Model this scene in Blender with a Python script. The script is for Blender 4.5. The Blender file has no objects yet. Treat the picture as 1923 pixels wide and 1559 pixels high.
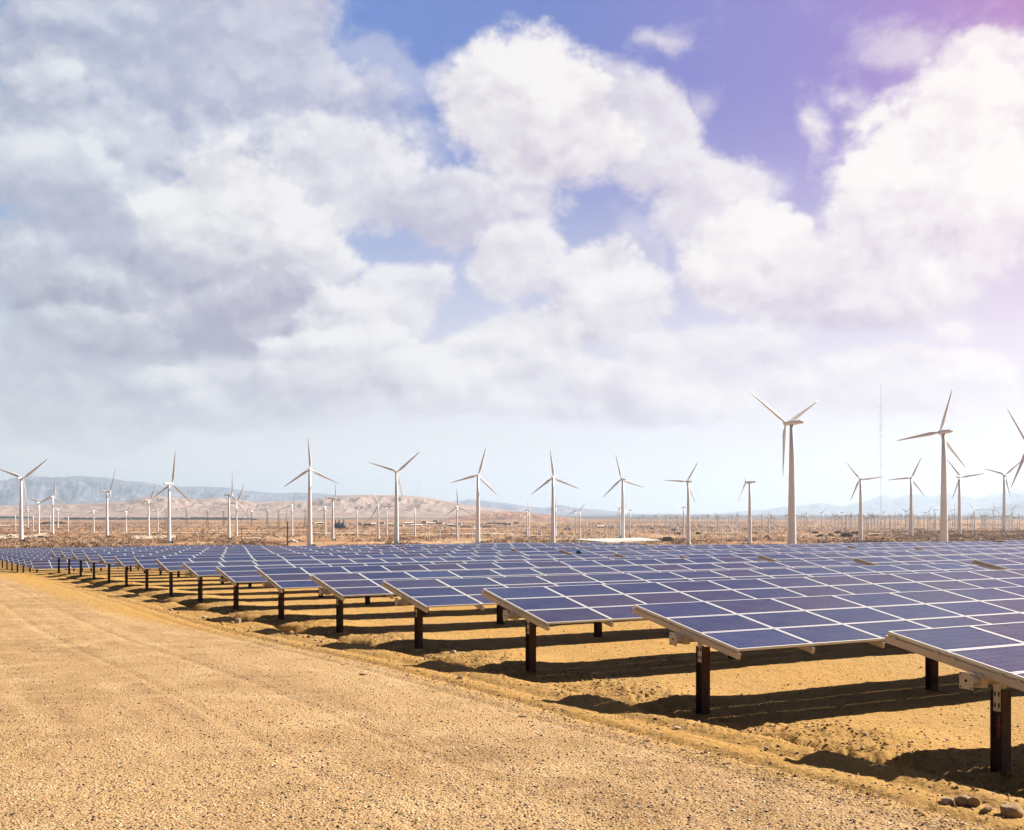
import bpy, math, random
import numpy as np
from mathutils import Matrix, Vector
R = math.radians
random.seed(7); rng = np.random.default_rng(7)
sc = bpy.context.scene
COL = sc.collection

# ------------------------------------------------------------------ camera
CZ = 20.0                      # camera height above datum
F = 2136.0; HX = 961.5; HY = 964.0
cam_d = bpy.data.cameras.new('camera'); cam = bpy.data.objects.new('camera', cam_d); COL.objects.link(cam)
cam.location = (0, 0, CZ); cam.rotation_euler = (R(90), 0, 0)
cam_d.sensor_width = 36; cam_d.lens = F / 1923 * 36; cam_d.shift_y = (HY - 779.5) / 1923
cam_d.clip_start = 0.1; cam_d.clip_end = 90000
sc.camera = cam
sc.view_settings.view_transform = 'Standard'; sc.view_settings.look = 'None'
sc.view_settings.gamma = 1
EXPO = 1.35
sc.view_settings.exposure = EXPO
sc.cycles.max_bounces = 6; sc.cycles.diffuse_bounces = 1; sc.cycles.glossy_bounces = 2
sc.cycles.transparent_max_bounces = 8; sc.cycles.volume_bounces = 0
sc.cycles.sample_clamp_indirect = 4
sc.cycles.use_denoising = True
sc.cycles.use_adaptive_sampling = True; sc.cycles.adaptive_threshold = .02; sc.cycles.adaptive_min_samples = 20

# ------------------------------------------------------------------ sun
SUN_AZ = 58.7; SUN_EL = 37.5     # azimuth clockwise from the viewing direction (+Y)
sd = Vector((math.sin(R(SUN_AZ)) * math.cos(R(SUN_EL)), math.cos(R(SUN_AZ)) * math.cos(R(SUN_EL)), math.sin(R(SUN_EL))))
sun_d = bpy.data.lights.new('sun', 'SUN'); sun_d.energy = 5.0; sun_d.angle = R(0.5); sun_d.color = (1.0, .90, .76)
sun = bpy.data.objects.new('sun', sun_d); COL.objects.link(sun)
sun.rotation_euler = sd.to_track_quat('Z', 'Y').to_euler(); sun.location = (0, 0, 60)

# ------------------------------------------------------------------ node helper
class G:
    def __init__(s, tree):
        s.t = tree; s.n = tree.nodes; s.l = tree.links
    def put(s, sock, v):
        if v is None: return
        if isinstance(v, bpy.types.NodeSocket): s.l.new(v, sock)
        elif isinstance(v, (tuple, list)):
            v = list(v)
            if sock.type == 'RGBA' and len(v) == 3: v.append(1)
            sock.default_value = v
        else: sock.default_value = v
    def m(s, op, a, b=None, c=None, clamp=False):
        n = s.n.new('ShaderNodeMath'); n.operation = op; n.use_clamp = clamp
        s.put(n.inputs[0], a); s.put(n.inputs[1], b); s.put(n.inputs[2], c); return n.outputs[0]
    def v(s, op, a, b=None, sc_=None):
        n = s.n.new('ShaderNodeVectorMath'); n.operation = op
        s.put(n.inputs[0], a); s.put(n.inputs[1], b)
        if sc_ is not None: s.put(n.inputs['Scale'], sc_)
        return n.outputs['Value'] if op in ('LENGTH', 'DOT_PRODUCT', 'DISTANCE') else n.outputs[0]
    def ramp(s, x, a, b, c=0., d=1., kind='SMOOTHSTEP'):
        n = s.n.new('ShaderNodeMapRange'); n.interpolation_type = kind
        for i, q in enumerate((x, a, b, c, d)): s.put(n.inputs[i], q)
        return n.outputs[0]
    def mix(s, f, a, b, blend='MIX'):
        n = s.n.new('ShaderNodeMix'); n.data_type = 'RGBA'; n.blend_type = blend
        s.put(n.inputs[0], f); s.put(n.inputs[6], a); s.put(n.inputs[7], b); return n.outputs[2]
    def noise(s, vec, scale, detail=4, rough=.5, dist=0., col=False, lac=2.0):
        n = s.n.new('ShaderNodeTexNoise'); s.put(n.inputs['Vector'], vec); n.inputs['Scale'].default_value = scale
        n.inputs['Detail'].default_value = detail; n.inputs['Roughness'].default_value = rough
        n.inputs['Distortion'].default_value = dist; n.inputs['Lacunarity'].default_value = lac
        return n.outputs['Color' if col else 'Fac']
    def voro(s, vec, scale, feat='F1', out='Distance', rnd=1., det=0., rough=.5, norm=False):
        n = s.n.new('ShaderNodeTexVoronoi'); n.feature = feat; n.inputs['Detail'].default_value = det; n.inputs['Roughness'].default_value = rough; n.normalize = norm; s.put(n.inputs['Vector'], vec)
        n.inputs['Scale'].default_value = scale; n.inputs['Randomness'].default_value = rnd; return n.outputs[out]
    def xyz(s, vec):
        n = s.n.new('ShaderNodeSeparateXYZ'); s.put(n.inputs[0], vec); return n.outputs
    def comb(s, x, y, z=0.):
        n = s.n.new('ShaderNodeCombineXYZ')
        for i, q in enumerate((x, y, z)): s.put(n.inputs[i], q)
        return n.outputs[0]
    def cramp(s, x, stops):
        n = s.n.new('ShaderNodeValToRGB'); s.put(n.inputs[0], x); e = n.color_ramp.elements
        while len(e) < len(stops): e.new(.5)
        for el, (p, c) in zip(e, stops): el.position = p; el.color = (*c, 1)
        return n.outputs[0]

def lin(r, g, b):
    f = lambda c: c / 12.92 if c <= .04045 else ((c + .055) / 1.055) ** 2.4
    return tuple(f(c / 255) for c in (r, g, b))

# ------------------------------------------------------------------ world: clear sky and clouds placed by direction
world = bpy.data.worlds.new('World'); sc.world = world; world.use_nodes = True
world.cycles.sampling_method = 'MANUAL'; world.cycles.sample_map_resolution = 512
w = G(world.node_tree); w.n.clear()
out = w.n.new('ShaderNodeOutputWorld'); bg = w.n.new('ShaderNodeBackground'); w.l.new(bg.outputs[0], out.inputs[0])
sky = w.n.new('ShaderNodeTexSky'); sky.sky_type = 'NISHITA'; sky.sun_disc = False
sky.sun_elevation = R(SUN_EL); sky.sun_rotation = R(SUN_AZ); sky.air_density = 1.2; sky.dust_density = 1.5
tc = w.n.new('ShaderNodeTexCoord'); D = tc.outputs['Generated']
def build_sky():
    x, y, z = w.xyz(D)
    az = w.m('MULTIPLY', w.m('ARCTAN2', x, y), 57.2958)
    el = w.m('MULTIPLY', w.m('ARCSINE', w.m('MAXIMUM', w.m('MINIMUM', z, 1.), -1.)), 57.2958)
    P0 = w.comb(az, el)
    wn = w.v('SUBTRACT', w.noise(D, 5.5, 5, .55, col=True), (.5, .5, .5))
    P = w.v('ADD', P0, w.v('MULTIPLY', wn, (4.5, 3.8, 0)))
    def ang(px, py):                     # photo position -> azimuth, elevation
        a = math.atan((px - HX) / F); e = math.atan((HY - py) / math.hypot(F, px - HX)); return math.degrees(a), math.degrees(e)
    def field(blobs, base):
        acc = base
        for (px, py, rx, ry, amp) in blobs:
            ca, ce = ang(px, py)
            d = w.v('MULTIPLY', w.v('SUBTRACT', P, (ca, ce, 0)), (37.3 / rx, 37.3 / ry, 0))
            g = w.ramp(w.v('LENGTH', d), 0., 1., amp, 0.)
            acc = w.m('ADD', acc, g)
        return acc
    cover = [   # soft background layer: x, y, rx, ry, amplitude (+ cloud, - clear)
        (150, 200, 620, 520, .85), (300, 700, 700, 260, .65), (690, 190, 220, 240, .50), (780, 330, 330, 200, .50), (1050, 260, 260, 200, .45), (1180, 520, 300, 200, .38),
        (1450, 520, 330, 220, .40), (1790, 400, 310, 280, .60), (200, -330, 900, 270, -1.6), (900, -330, 600, 260, -1.2), (1850, -300, 420, 260, .6), (1500, 740, 620, 150, .42), (900, 730, 500, 160, .45), (1330, 400, 160, 150, .3), (1860, 80, 130, 150, .22),  # negative y: unseen cloud and clear patches added to steer panel reflections
        (1330, 120, 330, 190, -.6), (1010, 10, 250, 100, -.6), (1500, 330, 130, 150, -.5), (580, 80, 60, 150, -.38), (5, 500, 90, 120, -1.5), (1000, 440, 140, 60, -.9), (840, 560, 70, 130, -.9), (1285, 500, 45, 110, -.9), (1040, 600, 50, 90, -.7), (1480, 660, 110, 60, -.5), (590, 400, 120, 60, -.6), (610, 380, 160, 55, -.45), (810, 500, 150, 110, -.38), (850, 620, 90, 60, -.45), (1780, 555, 190, 65, -.5), (1040, 430, 130, 60, -.35), (1290, 530, 60, 110, -.3), (1480, 640, 110, 70, -.3),
    ]
    shade = [(150, 60, 360, 200, .35), (330, 330, 360, 140, .35), (460, 600, 330, 120, .5), (640, 750, 330, 60, .35), (120, 790, 300, 80, .3), (860, 400, 260, 110, .3), (1120, 640, 200, 60, .25), (1600, 560, 260, 80, .25), (60, 320, 130, 60, -.4)]
    C = field(cover, -.10); S = field(shade, 0.)
    # clouds flatten toward the horizon; billows with a little wisp
    st0 = w.comb(x, y, w.m('MULTIPLY', z, 1.35))
    jit = w.v('MULTIPLY', w.v('SUBTRACT', w.noise(D, 11, 5, .62, col=True), (.5, .5, .5)), (.10, .10, .10))
    st = w.v('ADD', st0, jit)
    off = (math.sin(R(50)) * .010, 0., .018)
    def puff(vec, det):
        v1 = w.voro(vec, 13., 'F1', det=det, rough=.55, norm=True)
        return w.m('SUBTRACT', 1., w.m('MULTIPLY', v1, 1.25))
    p1 = puff(st, 3.); p2 = puff(w.v('ADD', st, off), 2.)
    n1 = w.noise(st0, 9., 9, .62, .1)
    n2 = w.noise(w.v('ADD', st0, off), 9., 4, .6, .1)
    nz = w.m('ADD', w.m('MULTIPLY', w.m('SUBTRACT', n1, .5), 2.2), w.m('MULTIPLY', w.m('SUBTRACT', p1, .55), .7))
    relief = w.m('ADD', w.m('MULTIPLY', w.m('SUBTRACT', p1, p2), 1.0), w.m('MULTIPLY', w.m('SUBTRACT', n1, n2), 1.7))
    dens = w.m('ADD', C, nz)
    alpha = w.ramp(dens, .05, .95, 0., .88)
    tone = w.m('ADD', w.m('SUBTRACT', .62, w.m('MULTIPLY', S, .55)), w.m('MULTIPLY', relief, .75))
    lobes = [(1880, -330, 380, 180, 1.1, 1.0, 1.),    # x, y, rx, ry, tone at the sunny top, tone at the base, opacity; first lobe is unseen, added to brighten panels at right
        (330, 110, 340, 200, .52, .28, .8), (150, 300, 300, 130, .66, .40, .85), (60, 325, 150, 62, .84, .50, .85), (190, 480, 230, 125, .44, .20, .85), (690, 170, 110, 120, .66, .50, .4), (200, 700, 340, 90, .66, .36, .8),
        (1110, 170, 100, 70, .80, .66, .6), (1170, 130, 60, 40, .80, .70, .7), (660, 340, 160, 130, .86, .58, .9), (860, 390, 230, 85, .62, .36, .85), (1000, 230, 210, 160, .97, .60, 1.), (1200, 250, 110, 120, .88, .62, .85), (745, 310, 75, 65, 1.05, .8, .9),
        (1320, 360, 120, 100, .88, .64, .85), (1560, 530, 200, 90, .66, .36, .85), (1415, 470, 135, 115, 1.05, .60, 1.), (1735, 270, 110, 90, .80, .62, .8), (1860, 230, 150, 130, .84, .62, .9), (1750, 370, 270, 210, 1.0, .52, 1.),
        (450, 420, 200, 130, .97, .48, 1.), (560, 495, 120, 75, .92, .50, .95), (400, 590, 360, 105, .36, -.08, .97), (740, 560, 100, 75, .95, .62, .85), (620, 620, 90, 70, .90, .60, .85), (950, 505, 95, 68, .92, .58, .9), (1145, 555, 140, 90, .97, .50, .95),
        (940, 660, 130, 80, .92, .52, .9), (690, 695, 250, 70, .98, .22, .95), (500, 745, 240, 50, .66, .16, .85), (850, 740, 180, 45, .88, .46, .8), (150, 640, 190, 50, .70, .40, .55), (390, 720, 120, 34, .80, .40, .6), (1230, 765, 170, 60, .96, .48, .95), (1090, 745, 150, 55, .84, .50, .85), (1640, 720, 270, 75, .84, .62, .85), (1830, 705, 130, 60, .90, .66, .85),
        (1795, 612, 65, 34, .86, .66, .8), (1240, 55, 70, 34, .80, .7, .8), (1605, 190, 74, 60, .80, .68, .85), (1530, 245, 48, 80, .80, .68, .85), (1400, 340, 80, 50, .80, .7, .7), (1700, 120, 80, 60, .8, .7, .6), (1300, 180, 50, 40, .8, .7, .6), (840, 150, 70, 60, .8, .7, .7), (1350, 660, 180, 70, .84, .6, .75), (430, 770, 260, 45, .62, .36, .7), (120, 780, 260, 60, .52, .30, .8),
    ]
    rl = w.m('ADD', w.m('MULTIPLY', relief, 1.2), w.m('MULTIPLY', w.m('SUBTRACT', w.noise(st0, 30, 4, .65), .5), .22))
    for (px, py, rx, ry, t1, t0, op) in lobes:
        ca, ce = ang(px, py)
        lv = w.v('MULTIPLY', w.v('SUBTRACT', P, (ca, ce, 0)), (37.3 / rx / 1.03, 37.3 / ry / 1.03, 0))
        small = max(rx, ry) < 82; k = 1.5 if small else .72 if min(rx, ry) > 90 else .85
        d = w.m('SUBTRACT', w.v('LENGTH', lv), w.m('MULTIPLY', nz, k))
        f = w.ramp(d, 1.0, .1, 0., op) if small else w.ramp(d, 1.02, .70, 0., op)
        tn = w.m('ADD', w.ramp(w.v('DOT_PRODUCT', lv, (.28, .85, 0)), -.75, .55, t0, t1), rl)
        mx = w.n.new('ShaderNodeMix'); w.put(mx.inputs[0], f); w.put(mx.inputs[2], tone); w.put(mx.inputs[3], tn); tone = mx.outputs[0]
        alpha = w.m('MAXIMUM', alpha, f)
    alpha = w.m('MULTIPLY', alpha, w.ramp(el, 1.0, 6.0, .15, 1.))
    br = w.m('MAXIMUM', w.m('MINIMUM', tone, 1.0), 0.)
    sunny = w.ramp(az, -20, 26, 0., 1., 'LINEAR')
    dark = w.mix(sunny, lin(164, 166, 188), lin(206, 184, 208))
    mid = w.mix(sunny, lin(200, 202, 214), lin(230, 212, 224))
    lite = w.mix(sunny, lin(240, 240, 242), lin(254, 244, 240))
    cc = w.mix(w.ramp(br, .0, .5, kind='LINEAR'), dark, mid)
    cc = w.mix(w.ramp(br, .45, 1., kind='LINEAR'), cc, lite)
    # clear air
    blue = w.cramp(w.ramp(az, -26, 26, 0., 1., 'LINEAR'), [(0., lin(60, 135, 200)), (.35, lin(100, 135, 205)), (.55, lin(104, 124, 198)), (.80, lin(142, 124, 200)), (1., lin(185, 120, 190))])
    hor = w.mix(sunny, lin(238, 238, 238), lin(255, 248, 250))
    blue = w.mix(w.ramp(el, 0., 21., .0, 1., 'SMOOTHSTEP'), hor, blue)
    K = 1 / 2 ** EXPO
    col = w.mix(alpha, blue, cc)
    col = w.v('SCALE', col, sc_=K)
    # everything outside the seen quarter is a cloudless daylight sky, dimmed and tinted to deepen ground shadows
    side = w.m('MAXIMUM', w.ramp(w.m('ABSOLUTE', az), 27., 38.), w.ramp(el, 28., 38.))
    nish = w.v('SCALE', w.v('MULTIPLY', sky.outputs[0], (1.12, .92, 1.0)), sc_=.013)
    return w.mix(side, col, nish)
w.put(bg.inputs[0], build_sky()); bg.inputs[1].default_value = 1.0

# ------------------------------------------------------------------ mesh helpers
class MB:
    def __init__(s): s.v = []; s.f = []; s.m = []
    def add(s, vs, fs, mi=0):
        o = len(s.v); s.v += [tuple(q) for q in vs]; s.f += [tuple(i + o for i in f) for f in fs]; s.m += [mi] * len(fs)
    def box(s, x0, x1, y0, y1, z0, z1, mi=0):
        vs = [(x0, y0, z0), (x1, y0, z0), (x1, y1, z0), (x0, y1, z0), (x0, y0, z1), (x1, y0, z1), (x1, y1, z1), (x0, y1, z1)]
        s.add(vs, [(0, 3, 2, 1), (4, 5, 6, 7), (0, 1, 5, 4), (1, 2, 6, 5), (2, 3, 7, 6), (3, 0, 4, 7)], mi)
    def tube(s, p0, p1, r0, r1=None, n=8, mi=0, cap=True):
        r1 = r0 if r1 is None else r1
        p0 = Vector(p0); p1 = Vector(p1); d = (p1 - p0).normalized(); a = d.orthogonal().normalized(); b = d.cross(a)
        vs = []
        for p, r in ((p0, r0), (p1, r1)):
            for i in range(n):
                t = 2 * math.pi * i / n; vs.append(p + a * (r * math.cos(t)) + b * (r * math.sin(t)))
        fs = [(i, (i + 1) % n, n + (i + 1) % n, n + i) for i in range(n)]
        if cap: fs += [tuple(range(n - 1, -1, -1)), tuple(range(n, 2 * n))]
        s.add(vs, fs, mi)
    def mesh(s, name, mats, smooth=False):
        me = bpy.data.meshes.new(name); me.from_pydata(s.v, [], s.f)
        for m_ in (mats if isinstance(mats, (list, tuple)) else [mats]): me.materials.append(m_)
        me.polygons.foreach_set('material_index', s.m)
        if smooth: me.polygons.foreach_set('use_smooth', [True] * len(s.f))
        me.update(); return me
def link(name, me, parent=None, loc=(0, 0, 0), rot=(0, 0, 0), scale=None):
    o = bpy.data.objects.new(name, me); COL.objects.link(o); o.location = loc; o.rotation_euler = rot
    if scale is not None: o.scale = scale if isinstance(scale, (tuple, list)) else (scale,) * 3
    if parent: o.parent = parent
    return o
def tag(o, label=None, cat=None, group=None, kind=None):
    for k, q in (('label', label), ('category', cat), ('group', group), ('kind', kind)):
        if q: o[k] = q
    return o
def np_mesh(name, verts, faces, mats, smooth=False, mi=None):
    me = bpy.data.meshes.new(name); n = len(verts); k = faces.shape[1]; nf = len(faces)
    me.vertices.add(n); me.vertices.foreach_set('co', np.asarray(verts, np.float32).ravel())
    me.loops.add(nf * k); me.loops.foreach_set('vertex_index', np.asarray(faces, np.int32).ravel())
    me.polygons.add(nf); me.polygons.foreach_set('loop_start', np.arange(0, nf * k, k, dtype=np.int32))
    if smooth: me.polygons.foreach_set('use_smooth', np.ones(nf, bool))
    for m_ in mats: me.materials.append(m_)
    if mi is not None: me.polygons.foreach_set('material_index', np.asarray(mi, np.int32))
    me.update(calc_edges=True); me.validate(); return me

def vnoise(x, y, seed=0):
    xi = np.floor(x).astype(np.int64); yi = np.floor(y).astype(np.int64); fx = x - xi; fy = y - yi
    fx = fx * fx * (3 - 2 * fx); fy = fy * fy * (3 - 2 * fy)
    def h(a, b):
        q = (a * 374761393 + b * 668265263 + seed * 1442695041) & 0xffffffff
        q = ((q ^ (q >> 13)) * 1274126177) & 0xffffffff
        return ((q ^ (q >> 16)) & 0xffff) / 65535.
    return (h(xi, yi) * (1 - fx) + h(xi + 1, yi) * fx) * (1 - fy) + (h(xi, yi + 1) * (1 - fx) + h(xi + 1, yi + 1) * fx) * fy
def fbm(x, y, oct=4, seed=0, gain=.5):
    a = 1.; t = 0; s = 0
    for i in range(oct):
        t = t + a * (vnoise(x, y, seed + i) - .5); s += a; a *= gain; x = x * 2.03 + 17.3; y = y * 2.03 + 9.1
    return t / s
def ridged(x, y, oct=4, seed=0):
    a = 1.; t = 0; s = 0
    for i in range(oct):
        t = t + a * (1 - np.abs(2 * vnoise(x, y, seed + i) - 1)); s += a; a *= .5; x = x * 2.1 + 5.3; y = y * 2.1 + 3.1
    return t / s

# ------------------------------------------------------------------ layout: u runs along the rows, v across them
A = R(61.2); SA = math.sin(A); CA = math.cos(A)
def uv2xy(u, v): return u * SA - v * CA, u * CA + v * SA
def xy2uv(x, y): return x * SA + y * CA, -x * CA + y * SA
U0 = 11.97; V0 = 9.687; DV = 6.023; PITCH = 1.627; TW = 2.96
HGV = np.array([(-40, 3.0), (0, 3.25), (9.7, 3.36), (15.7, 3.5), (22, 3.53), (28, 3.6), (34, 3.75), (40, 3.86), (46, 3.93), (52, 4.0), (58, 4.16), (64, 4.23),
    (70, 4.38), (76, 4.44), (82, 4.55), (88, 4.66), (94, 4.78), (100, 4.92), (104, 5.05), (110, 5.7), (114, 6.1), (206, 7.5), (260, 8.8), (900, 22)])
HFR = np.array([(0, 3.3), (200, 6.8), (300, 10), (450, 14.5), (640, 19.), (700, 19.), (1e5, 19.)])
def ground_h(x, y, detail=True):
    """ground height (world z) at x, y"""
    x = np.asarray(x, float); y = np.asarray(y, float)
    u, v = xy2uv(x, y); r = np.hypot(x, y)
    H = np.interp(v, HGV[:, 0], HGV[:, 1])
    near = np.clip((260 - r) / 200, 0, 1)
    # roadside: gravel road and shoulder stand a little higher than the soil under the panels
    edge = 11.05 + .35 * fbm(v * .35, v * 0 + 3.3, 3, 5) * 2 + .16 * fbm(v * 1.7, v * 0 + 1.3, 3, 6)
    road = np.clip((edge + .1 - u) / .26, 0, 1); road = road * road * (3 - 2 * road)
    lift = np.interp(v, [0, 17, 23, 29, 41, 100, 112, 140], [.22, .25, .2, .1, .08, .06, .0, .0])
    H = H - lift * road
    # washed out trench beside the shoulder, rubble humps between the posts
    H = H + .25 * np.exp(-((u - edge - .42) / .30) ** 2) * (.6 + .8 * vnoise(v * .5, v * 0, 9)) * np.clip((130 - v) / 40, 0, 1)
    k = (v - V0) / DV; ph = np.cos(2 * math.pi * (k - .42))
    amp = np.clip((115 - v) / 30, 0, 1)
    H = H - amp * (.14 * np.clip(ph + .35, 0, 1.35)) * np.exp(-((u - edge - 1.6 - .5 * ph) / 1.0) ** 2)
    # ramp of the shoulder
    H = H - .05 * np.exp(-((u - edge + .35) / .3) ** 2) * np.clip((120 - v) / 40, 0, 1)
    far = np.clip((r - 215) / 160, 0, 1); far = far * far * (3 - 2 * far)
    H = H * (1 - far) + np.interp(r, HFR[:, 0], HFR[:, 1]) * far
    if detail:
        soil = 1 - road
        H = H + near * (.07 * fbm(u * .35, v * .35, 2, 21) * soil + .03 * fbm(u * 2.6, v * 2.6, 5, 22, .6) * (.5 + soil))
        rub = np.exp(-((u - edge - .9) / 1.2) ** 2)
        H = H - near * rub * (.20 * np.maximum(0, fbm(u * 3.1, v * 3.1, 5, 23, .65) + .06) + .06 * fbm(u * 8., v * 8., 3, 29, .7))
        H = H + near * (.020 + .026 * np.exp(-((u - edge) / 2.2) ** 2)) * fbm(u * 9, v * 9, 3, 25, .8)
        # tyre ruts on the shoulder
        for uc, dep in ((9.55, .055), (8.9, .03), (10.15, .035), (6.2, .018), (4.5, .018), (0.8, .012)):
            H = H + near * dep * np.exp(-((u - uc - .15 * np.sin(v * .11)) / .11) ** 2)
        fr = np.clip((r - 400) / 600, 0, 1)
        H = H - fr * 1.6 * fbm(x / 160, y / 160, 3, 31) - 7.5 * np.clip((r - 1600) / 4000, 0, 1) * fbm(x / 900, y / 900, 3, 33)
    return CZ - H
def gz(x, y): return float(ground_h(np.array([x]), np.array([y]))[0])
def at(px, py, H):                           # photo pixel and depth below the camera -> x, y
    Z = F * H / (py - HY); return (px - HX) / F * Z, Z

# ------------------------------------------------------------------ materials
def mat(name, base=(.5, .5, .5), rough=.6, metal=0., spec=.5):
    m = bpy.data.materials.new(name); m.use_nodes = True; g = G(m.node_tree); b = g.n['Principled BSDF']
    b.inputs['Base Color'].default_value = (*base, 1); b.inputs['Roughness'].default_value = rough
    b.inputs['Metallic'].default_value = metal; b.inputs['Specular IOR Level'].default_value = spec
    return m, g, b
def bump(g, b, h, strength, dist):
    n = g.n.new('ShaderNodeBump'); n.inputs['Strength'].default_value = strength; n.inputs['Distance'].default_value = dist
    g.put(n.inputs['Height'], h); g.l.new(n.outputs[0], b.inputs['Normal'])

# ground
M_GROUND, g, b = mat('ground_soil', rough=.95, spec=.12)
geo = g.n.new('ShaderNodeNewGeometry'); PX = geo.outputs['Position']
x, y, z = g.xyz(PX)
flat = g.comb(x, y, 0.)
u = g.m('ADD', g.m('MULTIPLY', x, SA), g.m('MULTIPLY', y, CA)); v = g.m('ADD', g.m('MULTIPLY', x, -CA), g.m('MULTIPLY', y, SA))
r = g.v('LENGTH', flat)
big = g.noise(flat, .12, 3, .6); medn = g.noise(flat, 1.3, 5, .65); fin = g.noise(flat, 14, 5, .7)
vfin = g.noise(flat, 60, 3, .7)
# gravel road
gr = g.mix(g.ramp(big, .35, .65), (.44, .285, .14), (.32, .20, .09))
lane = g.noise(g.comb(g.m('MULTIPLY', u, 1.1), g.m('MULTIPLY', v, .07), 0.), 1.0, 5, .62)
gr = g.mix(g.ramp(lane, .34, .50, .65, 0.), gr, (.27, .165, .085)); gr = g.mix(g.ramp(lane, .52, .70, 0., .75), gr, (.52, .36, .19))
patch = g.noise(flat, .55, 4, .6); gr = g.mix(g.ramp(patch, .52, .70, 0., .65), gr, (.54, .39, .215)); gr = g.mix(g.ramp(patch, .46, .30, 0., .60), gr, (.26, .165, .075))
gr = g.mix(g.ramp(medn, .4, .75), gr, (.46, .305, .16))
st = g.voro(flat, 34, out='Color'); stx = g.xyz(st)[0]; sd_ = g.voro(flat, 34)
st2 = g.xyz(g.voro(flat, 11, out='Color'))[0]; sd2 = g.voro(flat, 11)
nearf = g.ramp(r, 14., 90., 1., .35)
dk = g.m('MULTIPLY', g.m('MULTIPLY', g.ramp(stx, .56, .74), g.ramp(sd_, .30, .48, 1., 0.)), nearf)
lt = g.m('MULTIPLY', g.m('MULTIPLY', g.ramp(stx, .30, .18), g.ramp(sd_, .28, .45, 1., 0.)), nearf)
dk2 = g.m('MULTIPLY', g.m('MULTIPLY', g.ramp(st2, .86, .93), g.ramp(sd2, .14, .26, 1., 0.)), nearf)
gravel = g.mix(g.m('MULTIPLY', dk, .9), gr, (.12, .07, .04)); gravel = g.mix(g.m('MULTIPLY', lt, .5), gravel, (.62, .46, .29))
gravel = g.mix(dk2, gravel, (.16, .11, .085))
gravel = g.mix(g.ramp(fin, .52, .68, 0., .50), gravel, (.17, .105, .06))
# soil under the panels and on the shoulder
so = g.mix(g.ramp(medn, .3, .7), (.365, .205, .056), (.42, .25, .078))
so = g.mix(g.ramp(big, .35, .7), so, (.37, .23, .085))
so = g.mix(g.m('MULTIPLY', dk, .35), so, (.20, .12, .06)); so = g.mix(g.m('MULTIPLY', dk2, .7), so, (.22, .14, .08)); so = g.mix(g.m('MULTIPLY', lt, .3), so, (.62, .46, .28))
so = g.mix(g.ramp(fin, .55, .75, 0., .25), so, (.26, .155, .07))
wob = g.m('ADD', u, g.m('MULTIPLY', g.m('SUBTRACT', medn, .5), 1.6))
rd = g.ramp(g.m('ADD', wob, g.ramp(v, 26., 52., 0., 2.1)), 9.9, 9.0)
near_c = g.mix(rd, so, gravel)
# open desert
d1 = g.noise(flat, .009, 4, .6); d2 = g.noise(g.v('MULTIPLY', flat, (1., .35, 1.)), .03, 5, .65); d3 = g.noise(flat, .16, 3, .7)
de = g.mix(g.ramp(d2, .38, .62), (.38, .22, .11), (.27, .14, .07)); de = g.mix(g.ramp(d1, .42, .62), de, (.46, .30, .17))
de = g.mix(g.ramp(d3, .5, .62, 0., .75), de, (.13, .065, .035))
dark_band = g.m('MULTIPLY', g.ramp(r, 1150., 1700.), g.ramp(r, 3300., 2300.))
bandn = g.noise(g.v('MULTIPLY', flat, (.25, 1., 1.)), .006, 4, .6)
de = g.mix(g.m('MULTIPLY', g.ramp(bandn, .44, .56), g.m('ADD', .25, g.m('MULTIPLY', dark_band, .65))), de, (.13, .075, .06))
farv = g.ramp(r, 2700., 4600.)
vv = g.noise(g.v('MULTIPLY', flat, (1., .25, 1.)), .0011, 5, .65)
valley = g.mix(g.ramp(vv, .42, .58), (.11, .10, .11), (.035, .045, .06)); valley = g.mix(g.ramp(vv, .60, .68), valley, (.24, .21, .20))
de = g.mix(farv, de, valley)
colr = g.mix(g.ramp(r, 210., 330.), near_c, de)
g.put(b.inputs['Base Color'], colr)
hb = g.m('ADD', g.m('MULTIPLY', g.m('SUBTRACT', .5, sd_), g.m('MULTIPLY', rd, .018)), g.m('ADD', g.m('MULTIPLY', fin, .026), g.m('MULTIPLY', g.m('SUBTRACT', .4, sd2), .012)))
hb = g.m('ADD', hb, g.m('MULTIPLY', vfin, .007)); hb = g.m('ADD', hb, g.m('MULTIPLY', g.m('MULTIPLY', g.noise(flat, 5.5, 6, .72), g.m('SUBTRACT', 1., rd)), .045))
hb = g.m('ADD', hb, g.m('MULTIPLY', d3, g.ramp(r, 210., 330., 0., 2.0)))
bump(g, b, hb, 1.0, 1.0)

# solar glass
M_CELL, g, b = mat('solar_cells', rough=.16, spec=.5)
tcn = g.n.new('ShaderNodeTexCoord'); ob = tcn.outputs['Object']; x, y, z = g.xyz(ob)
oi = g.n.new('ShaderNodeObjectInfo'); rnd = oi.outputs['Random']
def lines(c, pitch, wd):
    f = g.m('FRACT', g.m('ADD', g.m('DIVIDE', c, pitch), 100.)); d = g.m('ABSOLUTE', g.m('SUBTRACT', f, .5)); return g.ramp(d, .5 - wd, .5 - wd * .4)
cx_ = g.m('ADD', x, .785); cy_ = g.m('ADD', y, .465)
ln = g.m('MAXIMUM', lines(cx_, .157, .035), lines(cy_, .155, .035))
bus = g.m('MAXIMUM', lines(g.m('ADD', cy_, .026), .0517, .05), 0.)
cell = g.cramp(rnd, [(0., (.004, .013, .055)), (.4, (.006, .017, .070)), (.6, (.018, .015, .042)), (.85, (.030, .020, .042)), (1., (.006, .026, .10))])
cry = g.voro(ob, 26, out='Color'); cell = g.mix(.35, cell, g.mix(g.xyz(cry)[0], (.003, .006, .022), (.022, .032, .08)))
cell = g.mix(g.m('MULTIPLY', bus, .10), cell, (.30, .33, .42)); cell = g.mix(g.m('MULTIPLY', ln, .22), cell, (.32, .35, .45))
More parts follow.
